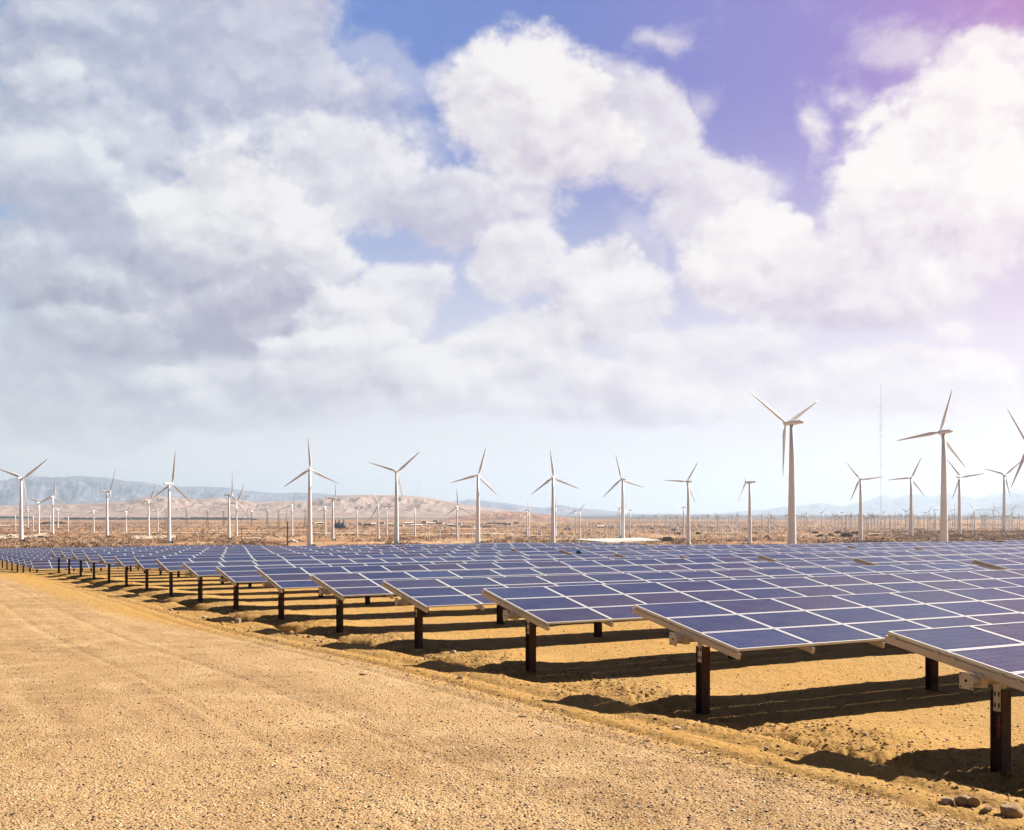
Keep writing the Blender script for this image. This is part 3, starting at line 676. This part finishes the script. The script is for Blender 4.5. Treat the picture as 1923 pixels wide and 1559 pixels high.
POLES = [pole_mesh(i).mesh('pole_turbine', [M_LATT, M_WHITE, M_GALV]) for i in range(6)]
LATT = [pole_mesh(i, True).mesh('lattice_turbine', [M_LATT, M_WHITE]) for i in range(4)]
used = []
def pole(px, by, scale, mset, name, label, cat, group, H=19., yaw=None):
    Z = F * H / (by - HY); X = (px - HX) / F * Z
    o = link(name, random.choice(mset), None, (X, Z, gz(X, Z) - .3), (0, 0, R(random.uniform(-35, 35)) if yaw is None else yaw), scale)
    tag(o, label, cat, group); return o
XS1 = [806, 826, 862, 887, 904, 924, 937, 952, 966, 981, 993, 1008, 1021, 1048, 1064, 1076, 1091, 1102, 1114, 1118, 1128, 1138, 1144, 1153, 1161, 1186, 1196, 1209, 1212, 1220, 1232, 1236, 1246, 1257, 1259, 1270, 1279, 1284, 1305, 1318, 1329, 1331, 1342, 1351, 1355, 1365, 1372, 1380, 1388, 1395, 1415, 1419, 1427, 1429, 1450, 1453, 1459, 1498, 1500, 1522, 1545, 1548]
for x_ in XS1: pole(x_ + random.uniform(-.5, .5), 1014 + random.uniform(-2.2, 1.5), random.uniform(.92, 1.02), POLES, 'pole_turbine', 'small old turbine on a thin pole in the nearer line of poles', 'pole turbine', 'old pole turbines in the nearer line', yaw=R(random.uniform(-60, 60)))
for i in range(205):
    x_ = 1150 + 790 * random.random() ** .85 if i % 3 else 1560 + 370 * random.random()
    pole(x_, random.choice((996, 993, 990, 987)) + random.uniform(-1, 1.5), random.uniform(1.25, 1.75), POLES, 'pole_turbine', 'tiny pale turbine in the dense far turbine field at right', 'pole turbine', 'tiny turbines of the far field')
for (x_, yt, yb) in [(311, 955, 990), (350.5, 956, 988), (389.5, 957, 988), (420, 959, 988), (465, 957, 986), (472, 959, 990), (502, 957, 990), (523, 959, 990), (538, 958, 986), (573, 959, 990), (608, 958, 990)]:
    pole(x_, yb, (yb - yt) / F * (F * 19 / (yb - HY)) / 23.8, LATT, 'lattice_turbine', 'dark lattice tower turbine in the line before the tan hills', 'lattice turbine', 'lattice turbines in a line')

# ------------------------------------------------------------------ masts, timber pole, canopy
def mast(px, ytop, by, wd, arms, label):
    H = 19.; Z = F * H / (by - HY); X = (px - HX) / F * Z; d = Z / F; h = (by - ytop) * d; zg = gz(X, Z)
    t = bpy.data.objects.new('radio_mast', None); COL.objects.link(t); t.location = (X, Z, zg); tag(t, label, 'mast')
    b = MB(); w_ = wd / 2
    for k in range(3):
        a = 2 * math.pi * k / 3; b.tube((w_ * math.cos(a), w_ * math.sin(a), 0), (w_ * math.cos(a), w_ * math.sin(a), h), .03, n=4)
    n = int(h / 2.0)
    for i in range(n):
        for k in range(3):
            a0 = 2 * math.pi * k / 3; a1 = 2 * math.pi * (k + 1) / 3
            b.tube((w_ * math.cos(a0), w_ * math.sin(a0), h * i / n), (w_ * math.cos(a1), w_ * math.sin(a1), h * (i + 1) / n), .02, n=3, cap=False)
    link('lattice_column', b.mesh('lattice_column', M_MAST), t)
    for ya in arms:
        b = MB(); zz = (by - ya) * d; b.tube((-1.8, 0, zz), (1.8, 0, zz), .06, n=5); b.tube((-1.8, 0, zz - .7), (-1.8, 0, zz + .7), .08, n=5); b.tube((1.8, 0, zz - .7), (1.8, 0, zz + .7), .08, n=5)
        link('antenna_arm', b.mesh('antenna_arm', M_LATT), t)
    b = MB()
    for k in range(3):
        a = 2 * math.pi * k / 3 + .5
        for f_ in (.5, .95): b.tube((math.cos(a) * h * .4, math.sin(a) * h * .4, 0), (0, 0, h * f_), .008, n=3, cap=False)
    link('guy_wires', b.mesh('guy_wires', M_LATT), t)
mast(1654, 722, 1000, .9, [764, 777, 784, 793, 799, 803, 808, 820, 833, 848, 876, 915], 'tall thin guyed radio mast left of the second biggest turbine')
mast(787, 893, 990, .7, [], 'thin radio mast rising before the tan hill')
Z = F * 19 / (1027 - HY); X = (540 - HX) / F * Z; zg = gz(X, Z)
b = MB(); b.tube((0, 0, -.3), (0, 0, (1027 - 979) / F * Z), .42, .36, 8); b.tube((0, 0, 0), (0, 0, .001), .2, n=4)
tag(link('timber_pole', b.mesh('timber_pole', M_WOOD), None, (X, Z, zg)), 'dark timber pole standing just behind the panels, left of the tallest left turbine', 'pole')
def canopy():
    H = 15.8; c = [at(1075, 1012.6, H), at(1140, 1017.8, H), at(1242, 1014.2, H), at(1203, 1009.6, H)]
    cx_ = sum(p[0] for p in c) / 4; cy_ = sum(p[1] for p in c) / 4; zg = gz(cx_, cy_); zt = CZ - H
    t = bpy.data.objects.new('canopy', None); COL.objects.link(t); t.location = (cx_, cy_, zg); tag(t, 'flat white canopy roof on thin posts behind the panels', 'canopy')
    b = MB(); vs = [(p[0] - cx_, p[1] - cy_, zt - zg) for p in c] + [(p[0] - cx_, p[1] - cy_, zt - zg - .35) for p in c]
    b.add(vs, [(0, 1, 2, 3), (7, 6, 5, 4), (0, 4, 5, 1), (1, 5, 6, 2), (2, 6, 7, 3), (3, 7, 4, 0)]); link('roof', b.mesh('roof', M_ROOF), t)
    for e0, e1 in ((0, 1), (1, 2), (3, 2)):
        for k in range(5):
            f_ = .08 + .84 * k / 4; x_ = c[e0][0] * (1 - f_) + c[e1][0] * f_ - cx_; y_ = c[e0][1] * (1 - f_) + c[e1][1] * f_ - cy_ + (.8 if e0 != 3 else -.8)
            b = MB(); b.tube((x_, y_, -.4), (x_, y_, zt - zg - .35), .22, n=6); link('post', b.mesh('post', M_ROOF), t)
canopy()

# ------------------------------------------------------------------ buildings far out on the plain
def building(px, by, wpx, hpx, wall, roof, label, kind='gable', H=19., dep=.8):
    Z = F * H / (by - HY); X = (px - HX) / F * Z; d = Z / F; W_ = wpx * d; h = hpx * d; D_ = max(5, W_ * dep * .6); zg = gz(X, Z) - .5
    t = bpy.data.objects.new('building', None); COL.objects.link(t); t.location = (X, Z, zg); t.rotation_euler = (0, 0, R(random.uniform(-12, 12))); tag(t, label, 'building', 'buildings far out on the plain')
    b = MB(); hw = h * (.7 if kind == 'gable' else .93); b.box(-W_ / 2, W_ / 2, -D_ / 2, D_ / 2, 0, hw); link('wall', b.mesh('wall', wall), t)
    b = MB()
    if kind == 'gable':
        e = .5; vs = [(-W_ / 2 - e, -D_ / 2 - e, hw), (W_ / 2 + e, -D_ / 2 - e, hw), (W_ / 2 + e, D_ / 2 + e, hw), (-W_ / 2 - e, D_ / 2 + e, hw), (-W_ / 2 - e, 0, h), (W_ / 2 + e, 0, h)]
        b.add(vs, [(0, 1, 5, 4), (2, 3, 4, 5), (0, 4, 3), (1, 2, 5), (3, 2, 1, 0)])
    else: b.box(-W_ / 2 - .3, W_ / 2 + .3, -D_ / 2 - .3, D_ / 2 + .3, hw + .003, h)
    link('roof', b.mesh('roof', roof), t)
    n = max(2, int(W_ / 7))
    for i in range(min(n, 6)):
        x_ = -W_ / 2 + W_ * (i + .5) / min(n, 6); b = MB(); b.box(x_ - 1, x_ + 1, -D_ / 2 - .05, -D_ / 2 - .004, hw * .3, hw * .7); link('window', b.mesh('window', M_GLASS), t)
    return t
wl = [M_WALLW, M_CREAM, M_WALLW, M_BRICK]; rf = [M_GREYB, M_WALLW, M_BRICK, M_CREAM]
rb = random.Random(5)
spots = [(585, 983, 14, 4), (602, 984, 12, 4), (676, 985, 10, 4), (690, 987, 16, 5), (701, 986, 9, 5), (716, 984, 12, 4), (735, 986, 14, 4), (752, 988, 12, 3.5), (768, 984, 16, 4), (783, 988, 20, 4), (797, 983, 9, 5), (808, 984, 12, 4), (818, 980, 10, 4), (826, 984, 14, 4), (846, 987, 12, 4),
         (862, 985, 10, 4), (878, 991, 26, 4), (911, 991, 24, 4), (925, 984, 20, 4), (941, 985, 18, 4.5), (955, 986, 12, 4), (969, 984, 9, 5), (1022, 993, 12, 4), (1066, 995, 12, 4), (1128, 992, 12, 5), (1148, 993, 14, 5), (1224, 994, 9, 5), (1266, 996, 9, 4), (12, 968, 14, 3), (40, 968, 10, 3), (985, 1001, 12, 4), (1012, 1003, 10, 3.5)]
tone = {M_WALLW.name: 'white walled', M_CREAM.name: 'cream walled', M_BRICK.name: 'brown walled'}
for i, (px, by, wp, hp) in enumerate(spots):
    wm = rb.choice(wl); rm = rb.choice(rf); kd = rb.choice(('gable', 'flat'))
    grp = 'before the tan hill' if px < 870 else 'before the brown hill' if px < 1010 else 'among the pole turbines'
    building(px, by, wp, hp, wm, rm, f'small {tone[wm.name]} building with {"pitched" if kd == "gable" else "flat"} roof far away {grp}' if px > 60 else 'low pale building far away at the left edge', kd)
def plant():
    by = 992; H = 19.; Z = F * H / (by - HY); X = (638 - HX) / F * Z; d = Z / F; zg = gz(X, Z) - .5
    t = bpy.data.objects.new('power_station', None); COL.objects.link(t); t.location = (X, Z, zg); tag(t, 'dark power station with slim stacks beyond the edge-on turbine', 'power station')
    for x0, x1, h in ((-12, -8, 8), (-7.5, -4, 10), (-3, 1, 12), (1.4, 3, 7), (4, 9, 11), (9.3, 12, 6)):
        b = MB(); b.box(x0 * d, x1 * d, -6, 6, 0, h * d); b.box(x0 * d + .8, x1 * d - .8, -4, 4, h * d + .003, (h + 1.4) * d); link('boiler_house', b.mesh('boiler_house', M_PLANT), t)
    for x0 in (-9.5, -2.5, 6):
        b = MB(); b.tube((x0 * d, 8, 0), (x0 * d, 8, 17 * d), .9, .7, 10); link('stack', b.mesh('stack', M_PLANT), t)
plant()

# ------------------------------------------------------------------ vehicles and clutter at the far-left compound
def car(px, by, body, label, L=5.2):
    H = 19.; Z = F * H / (by - HY); X = (px - HX) / F * Z; zg = gz(X, Z)
    t = bpy.data.objects.new('parked_pickup', None); COL.objects.link(t); t.location = (X, Z, zg); t.rotation_euler = (0, 0, R(random.uniform(-20, 20))); tag(t, label, 'pickup truck')
    b = MB(); pr = [(-L / 2, .45), (L / 2, .45), (L / 2, .95), (L * .22, 1.1), (L * .08, 1.75), (-L * .14, 1.78), (-L * .18, 1.1), (-L / 2, 1.1)]; n = len(pr)
    b.add([(p[0], -.95, p[1]) for p in pr] + [(p[0], .95, p[1]) for p in pr], [tuple(range(n)), tuple(range(2 * n - 1, n - 1, -1))] + [(i, i + n, (i + 1) % n + n, (i + 1) % n) for i in range(n)])
    link('body', b.mesh('body', body), t)
    b = MB(); b.box(-L * .12, L * .10, -.965, -.955, 1.2, 1.65); link('window', b.mesh('window', M_GLASS), t)
    for sx in (-.32, .32):
        for sy in (-.85, .85):
            b = MB(); b.tube((sx * L, sy - .12, .38), (sx * L, sy + .12, .38), .38, n=12); link('wheel', b.mesh('wheel', M_TYRE), t)
car(48, 1005, M_RED, 'orange-red truck parked just right of the leftmost turbine', 9.)
car(76, 1010.5, M_PLANT, 'dark grey truck parked on the pale pad right of the leftmost turbine', 11.)
car(549, 1019, M_WALLW, 'white truck by the dark timber pole', 7.)
car(562, 1018, M_WALLW, 'white truck next to the base of the tallest left turbine', 7.)
car(21, 1008, M_WALLW, 'white truck on the pale pad at the left edge', 8.)

# pale pads and tracks, utility poles on the plain
M_PAD, g, b = mat('packed_pale_dirt', rough=.95, spec=.1); ge = g.n.new('ShaderNodeNewGeometry')
g.put(b.inputs['Base Color'], g.mix(g.noise(ge.outputs['Position'], .12, 5, .65), (.46, .35, .25), (.56, .45, .35)))
def track(x0, x1, y0, y1, seed, slant=0.):
    n, m = 60, 7; PXs = np.linspace(x0, x1, n); V = np.zeros((m, n, 3))
    for i in range(m):
        t_ = i / (m - 1); py = y0 + (y1 - y0) * t_ + slant * (PXs - x0) / (x1 - x0) + (fbm(PXs / 14, PXs * 0 + seed, 3, seed) * (y1 - y0) * (1.3 if i in (0, m - 1) else 1.0))
        Z = F * 19. / (py - HY); X = (PXs - HX) / F * Z; V[i, :, 0] = X; V[i, :, 1] = Z; V[i, :, 2] = ground_h(X, Z) + .30
    i, j = np.meshgrid(np.arange(m - 1), np.arange(n - 1), indexing='ij')
    Fq = np.stack([i * n + j, i * n + j + 1, (i + 1) * n + j + 1, (i + 1) * n + j], -1).reshape(-1, 4)[:, ::-1]
    tag(link('dirt_track', np_mesh('dirt_track', V.reshape(-1, 3), Fq, [M_PAD], smooth=True)), kind='structure')
track(-40, 92, 1004, 1011, 1); track(246, 330, 1007, 1012, 2); track(600, 965, 1001.2, 1002.8, 3, .8); track(-30, 60, 985.6, 987.2, 4); track(1600, 1705, 1003, 1004.3, 5, -.6)
track(1290, 1400, 1000.4, 1001.6, 6); track(180, 600, 999.4, 1000.4, 7, .6); track(950, 1160, 1006.0, 1007.2, 8, .8); track(455, 520, 1010, 1012.4, 9)
for i, (px, by, hp, lb) in enumerate([(54.5, 1012.5, 29, 'thin dark utility pole just right of the leftmost turbine'), (331, 1015, 24, 'thin utility pole right of the tall turbine at left'), (381.5, 1016.5, 25, 'thin utility pole midway between two left turbines'),
        (453.5, 1019, 27, 'thin utility pole right of the side-on left turbine'), (590.5, 1019, 20, 'thin utility pole just right of the tallest left turbine'), (823.5, 1014.5, 18, 'short utility pole left of the picture centre')]):
    Z = F * 19. / (by - HY); X = (px - HX) / F * Z; h = hp / F * Z
    t = bpy.data.objects.new('utility_pole', None); COL.objects.link(t); t.location = (X, Z, gz(X, Z)); t.rotation_euler = (0, 0, R(20)); tag(t, lb, 'utility pole', 'utility poles on the plain')
    b = MB(); b.tube((0, 0, -.3), (0, 0, h), .17, .12, 6); link('pole', b.mesh('pole', M_WOOD), t)
    b = MB(); b.box(-1.1, 1.1, -.07, .07, h - .9, h - .75); link('crossarm', b.mesh('crossarm', M_WOOD), t)

# ------------------------------------------------------------------ plants
def clump(n, wx, hz, seed):
    """leafy clump of small tilted quads inside a dome"""
    r_ = np.random.default_rng(seed); a = r_.uniform(0, 2 * np.pi, n); e = np.arccos(r_.uniform(0, 1, n)); rad = r_.uniform(.45, 1., n) ** .6
    lob = 1 + .25 * np.sin(3 * a + seed) + .15 * np.sin(7 * a)
    c = np.stack([rad * lob * np.sin(e) * np.cos(a) * wx, rad * lob * np.sin(e) * np.sin(a) * wx, rad * np.cos(e) * hz + .05 * hz], 1)
    s_ = r_.uniform(.10, .24, n) * wx; d1 = r_.normal(size=(n, 3)); d1 /= np.linalg.norm(d1, axis=1)[:, None]; d2 = r_.normal(size=(n, 3)); d2 -= (d2 * d1).sum(1)[:, None] * d1; d2 /= np.linalg.norm(d2, axis=1)[:, None]
    q = np.stack([c - d1 * s_[:, None], c + d2 * s_[:, None] * .6, c + d1 * s_[:, None], c - d2 * s_[:, None] * .6], 1); return q.reshape(-1, 3)
def scatter(name, N, xf, mats, label, size, nq, seed, hz=.75):
    r_ = np.random.default_rng(seed); bases = [clump(nq, 1, hz, seed * 10 + i) for i in range(6)]
    P_ = xf(r_, N); N = len(P_); Z_ = ground_h(P_[:, 0], P_[:, 1]); V = []
    which = r_.integers(0, 6, N); an = r_.uniform(0, 6.28, N); sz = size[0] + (size[1] - size[0]) * r_.random(N) ** 2
    V = np.zeros((N, nq * 4, 3))
    for w_ in range(6):
        m_ = which == w_; B = bases[w_][None]; c, s_ = np.cos(an[m_])[:, None], np.sin(an[m_])[:, None]; k = sz[m_][:, None]
        V[m_, :, 0] = (B[..., 0] * c - B[..., 1] * s_) * k + P_[m_, 0][:, None]; V[m_, :, 1] = (B[..., 0] * s_ + B[..., 1] * c) * k + P_[m_, 1][:, None]; V[m_, :, 2] = B[..., 2] * k + Z_[m_][:, None] - .05
    Fq = np.arange(N * nq * 4).reshape(-1, 4); mi = np.repeat(r_.integers(0, len(mats), N), nq)
    me = np_mesh(name, V.reshape(-1, 3), Fq, mats, mi=mi)
    tag(link(name, me), label, name.replace('_', ' '), kind='stuff')
def wedge(r0, r1, p=1.):
    def f(r_, N):
        th = np.radians(r_.uniform(-27, 27, N)); rr = 1 / (1 / r1 + (1 / r0 - 1 / r1) * r_.random(N) ** p)
        P_ = np.stack([rr * np.sin(th), rr * np.cos(th)], 1)
        return P_[fbm(P_[:, 0] / 40, P_[:, 1] / 90, 3, 77) > -.14]
    return f
scatter('desert_scrub', 30000, wedge(590, 1500), [M_SCRUB, M_SCRUB2], 'low dark desert scrub dotted over the sandy plain', (.6, 2.3), 12, 3, .85)
scatter('distant_scrub', 6000, wedge(1300, 3600), [M_SCRUB, M_SCRUB2], 'hazy purple-brown scrub on the far plain', (1.5, 4.5), 8, 4, .8)
def slope(r_, N):
    px = 1560 + 400 * r_.random(N) ** .7; Z = r_.uniform(740, 1250, N); return np.stack([(px - HX) / F * Z, Z], 1)
scatter('creosote_scrub', 11000, slope, [M_SCRUB2, M_SCRUB2, M_SCRUB], 'rusty low scrub covering the slope at right', (.5, 1.7), 10, 8, .6)
def belt(bands):
    def f(r_, N):
        out_ = []
        for (x0, x1, z0, z1) in bands:
            n = N // len(bands); px = r_.uniform(x0, x1, n); Z = r_.uniform(z0, z1, n); out_.append(np.stack([(px - HX) / F * Z, Z], 1))
        P_ = np.concatenate(out_); return P_[fbm(P_[:, 0] / 150, P_[:, 1] / 200, 3, 91) > -.06]
    return f
scatter('tree_belt', 1500, belt([(-40, 60, 4100, 4500), (240, 350, 3400, 3700), (340, 480, 3300, 3700), (360, 480, 3900, 4300), (120, 260, 3300, 3500)]), [M_TREE], 'dark green belt of trees far across the plain at left', (4, 9), 40, 5, .8)
scatter('tree_thicket', 260, belt([(76, 124, 1900, 2100)]), [M_TREE], 'dark olive thicket behind the leftmost turbines', (2.5, 5), 40, 6, .8)
def bush(px, by, w_, label, m_=M_BUSH, H=19., name='bush', cat='bush', grp=None):
    Z = F * H / (by - HY); X = (px - HX) / F * Z; k = w_ / 2 * Z / F; q = clump(260, k, k * .62, int(px)); Fq = np.arange(len(q)).reshape(-1, 4)
    me = np_mesh(name, q, Fq, [m_]); tag(link(name, me, None, (X, Z, gz(X, Z) - .1)), label, cat, grp)
bush(1252, 1016, 24, 'dark olive bush just right of the white canopy'); bush(1240, 1015, 12, 'small olive bush touching the right tip of the canopy')
bush(1165, 1011, 12, 'dark bush behind the canopy left of its turbine'); bush(1310, 1003, 12, 'dark bush right of the one-blade-level turbine')
for i, (px, by, w_) in enumerate([(1543, 1008, 16), (1560, 1006, 12), (1590, 1008, 24), (1608, 1004, 18), (1572, 1002, 12), (1272, 1004, 12), (1532, 1002, 12), (1645, 1006, 10), (1685, 1003, 8), (1418, 1003, 10), (1440, 1008, 9)]):
    bush(px, by, w_, 'dry reddish brown bush on the plain right of centre', M_SCRUB2, grp='dry bushes on the plain')

# ------------------------------------------------------------------ rocks
def rock_mesh(seed, m_, flat=.65, sub=3):
    import bmesh
    bm = bmesh.new(); bmesh.ops.create_icosphere(bm, subdivisions=sub, radius=1.); r_ = random.Random(seed)
    pl = [(Vector((r_.gauss(0, 1), r_.gauss(0, 1), r_.gauss(0, 1))).normalized(), r_.uniform(.62, .92)) for _ in range(9)]
    sx, sy, sz = 1, r_.uniform(.6, .85), flat * r_.uniform(.8, 1.1)
    for v_ in bm.verts:
        p = v_.co.copy()
        for n_, d_ in pl:
            e = p.dot(n_) - d_
            if e > 0: p -= n_ * e * .97
        f_ = .05 * math.sin(5 * p.x + seed) * math.cos(4 * p.y) + .03 * math.sin(9 * p.z + 3 * p.x)
        v_.co = Vector((p.x * sx, p.y * sy, p.z * sz)) * (1 + f_)
    me = bpy.data.meshes.new('rock'); bm.to_mesh(me); bm.free(); me.materials.append(m_); me.polygons.foreach_set('use_smooth', [True] * len(me.polygons)); return me
def px_ground(px, py):                        # walk down the viewing ray to the ground
    t = np.arange(8., 120., .05); X = (px - HX) / F * t; Zr = CZ - (py - HY) / F * t; g_ = ground_h(X, t); i = int(np.argmax(Zr <= g_)); return float(X[i]), float(t[i]), float(g_[i])
def rock(px, py, wpx, seed, label, m_=M_ROCK, flat=.65, grp=None, me=None, rz=None, name='rock'):
    X, Y, zg = px_ground(px, py); k = wpx / 2 * Y / F
    o = link(name, me or rock_mesh(seed, m_, flat), None, (X, Y, zg + k * flat * .45), (random.uniform(-.15, .15), random.uniform(-.15, .15), random.uniform(-.4, .4) if rz is None else rz), k)
    tag(o, label, 'rock', grp); return o
rock(1779, 1512, 25, 1, 'grey-tan angular rock, leftmost of the rocks at the bottom right', M_PALE, .75)
rock(1809, 1512, 36, 2, 'smooth rounded tan rock in the middle of the bottom right rocks', M_ROCK, .62, rz=-.3)
rock(1829, 1513, 24, 3, 'upright rock leaning behind the smooth rounded one at bottom right', M_ROCK, 1.05)
rock(1852, 1524, 24, 4, 'low brown rock left of the largest bottom right rock', M_ROCK, .5)
rock(1900, 1533, 50, 5, 'largest flat-topped rock, in the bottom right corner', M_ROCK, .68, rz=-.25)
rock(982, 1347, 20, 6, 'flat dark stone lying alone on the gravel near bottom centre', M_ROCK, .3)
rock(683, 1268, 18, 7, 'flat stone on the gravel left of the panel shadows', M_ROCK, .35)
rock(1273, 1368, 18, 8, 'white flat stone at the shadow edge near the second post', M_PALE, .3)
rock(863, 1276, 13, 9, 'pale stone on the shoulder below the fourth post', M_PALE, .8)
rock(447, 1170, 15, 10, 'largest pale stone in the rubble left of the sixth post', M_PALE, .85)
rock(851, 1227, 14, 11, 'white stone on the sand before the fourth post', M_PALE, .55)
RM = [rock_mesh(20 + i, M_PALE if i % 3 == 0 else M_ROCK, .6 + .1 * (i % 3), 2) for i in range(8)]
RL = [(436, 1170, 8), (457, 1168, 9), (418, 1174, 6), (471, 1179, 7), (530, 1191, 6), (545, 1192, 14), (558, 1194, 7), (580, 1197, 9), (594, 1204, 9), (604, 1206, 7), (598, 1213, 7), (572, 1211, 6), (520, 1204, 6), (390, 1165, 8), (384, 1161, 10),
      (335, 1152, 6), (322, 1147, 8), (415, 1171, 7), (440, 1182, 6), (1262, 1253, 4), (1226, 1296, 6), (1205, 1301, 7), (1232, 1303, 5), (1188, 1294, 6), (1150, 1288, 5), (1044, 1296, 7), (1050, 1304, 6), (1078, 1312, 7), (1420, 1372, 8), (1455, 1365, 6), (1512, 1366, 7), (1545, 1364, 6),
      (1440, 1408, 12), (1497, 1417, 8), (1468, 1420, 8), (1625, 1383, 10), (1657, 1407, 9), (1600, 1378, 7), (1655, 1397, 6), (1545, 1372, 6), (1028, 1348, 5), (1160, 1455, 6), (1120, 1396, 6), (1010, 1244, 4), (1290, 1268, 4), (1480, 1288, 5), (1560, 1234, 4), (1795, 1260, 4), (870, 1228, 4)]
for i, (px, py, w_) in enumerate(RL):
    rock(px, py, w_, 0, 'small loose stone in the rubble between gravel road and panels', me=RM[i % 8], grp='loose stones along the road edge')

# gravel and rubble: uncountable
def pebbles(name, N, gen, mats, label, size, seed):
    r_ = np.random.default_rng(seed); oc = np.array([(1, 0, 0), (-1, 0, 0), (0, 1, 0), (0, -1, 0), (0, 0, 1), (0, 0, -1)], float); of = np.array([(0, 2, 4), (2, 1, 4), (1, 3, 4), (3, 0, 4), (2, 0, 5), (1, 2, 5), (3, 1, 5), (0, 3, 5)])
    P_ = gen(r_, N); N = len(P_); Z_ = ground_h(P_[:, 0], P_[:, 1]); s_ = size[0] + (size[1] - size[0]) * r_.random(N) ** 3
    sc3 = r_.uniform(.6, 1.15, (N, 1, 3)) * np.array([1, 1, .7]); V = oc[None] * sc3 * (1 + .3 * r_.normal(size=(N, 6, 1))) * s_[:, None, None]
    a = r_.uniform(0, 6.28, N); c, q = np.cos(a)[:, None], np.sin(a)[:, None]; Vx = V[..., 0] * c - V[..., 1] * q; Vy = V[..., 0] * q + V[..., 1] * c
    V = np.stack([Vx + P_[:, 0][:, None], Vy + P_[:, 1][:, None], V[..., 2] + Z_[:, None] + s_[:, None] * .05], -1)
    Fq = (of[None] + 6 * np.arange(N)[:, None, None]).reshape(-1, 3); mi = np.repeat(r_.integers(0, len(mats), N), 8)
    tag(link(name, np_mesh(name, V.reshape(-1, 3), Fq, mats, mi=mi)), label, name.replace('_', ' '), kind='stuff')
M_P1, _, _ = mat('pebble_dark', (.13, .09, .07), .9, 0, .2); M_P2, _, _ = mat('pebble_tan', (.46, .32, .20), .9, 0, .2); M_P4, _, _ = mat('dirt_clod', (.36, .20, .075), .95, 0, .1); M_P3, _, _ = mat('pebble_pale', (.66, .55, .43), .9, 0, .2)
def on_road(r_, N):
    th = np.radians(r_.uniform(-26, 26, N)); rr = 1 / (1 / 60. + (1 / 10. - 1 / 60.) * r_.random(N)); P_ = np.stack([rr * np.sin(th), rr * np.cos(th)], 1); u_, v_ = xy2uv(P_[:, 0], P_[:, 1])
    return P_[u_ < 9.6 + .8 * fbm(P_[:, 0], P_[:, 1], 2, 3)]
def by_edge(r_, N):
    v_ = 5 + 95 * r_.random(N) ** 1.6; u_ = 11.6 + r_.normal(size=N) * .8 + .5; x_, y_ = uv2xy(u_, v_); P_ = np.stack([x_, y_], 1); return P_[fbm(u_ * 1.1, v_ * .8, 3, 8) > -.08]
def on_soil(r_, N):
    v_ = 5 + 70 * r_.random(N) ** 1.8; u_ = 9.3 + 24 * r_.random(N) ** 1.7; x_, y_ = uv2xy(u_, v_); return np.stack([x_, y_], 1)
pebbles('gravel', 60000, on_road, [M_P1, M_P2, M_P1, M_P2, M_P1, M_P3], 'fine gravel covering the wide dirt road', (.005, .024), 11)
pebbles('rubble', 16000, by_edge, [M_P4, M_P4, M_P4, M_P2], 'broken rubble along the washed out road edge', (.010, .048), 12)
pebbles('soil_crumbs', 34000, on_soil, [M_P4, M_P1, M_P2], 'scattered crumbs of soil and stone under the panels', (.006, .034), 13)
def twigs():
    r_ = np.random.default_rng(44); N = 2600; v_ = 8 + 40 * r_.random(N) ** 1.5; v_ = np.where(r_.random(N) < .7, np.round(v_ / 1.3) * 1.3 + r_.normal(size=N) * .12, v_); b = MB()
    for i in range(N):
        u_ = 11.25 + r_.normal() * .35 if i % 3 else 9.4 + r_.normal() * .25; x_, y_ = uv2xy(u_, v_[i]); z_ = gz(x_, y_); L = r_.uniform(.03, .12); a = r_.uniform(0, 6.28); e = r_.uniform(.1, 1.3)
        b.tube((x_, y_, z_), (x_ + math.cos(a) * math.cos(e) * L, y_ + math.sin(a) * math.cos(e) * L, z_ + math.sin(e) * L), .004, .001, 3, cap=False)
    tag(link('dead_grass', b.mesh('dead_grass', M_STICK)), 'sparse dead grass and twigs along the road shoulder', 'dead grass', kind='stuff')
twigs()

# ------------------------------------------------------------------ haze
mh = bpy.data.materials.new('haze_air'); mh.use_nodes = True; g = G(mh.node_tree); g.n.clear()
o_ = g.n.new('ShaderNodeOutputMaterial'); pv = g.n.new('ShaderNodeVolumePrincipled'); g.l.new(pv.outputs[0], o_.inputs['Volume'])
pv.inputs['Color'].default_value = (.63, .79, 1.0, 1); pv.inputs['Density'].default_value = 6.6e-5; pv.inputs['Anisotropy'].default_value = .28
b = MB(); b.box(-26000, 26000, -3000, 25500, -45, 620)
tag(link('haze', b.mesh('haze', mh)), 'pale haze in the desert air', 'haze', kind='stuff')
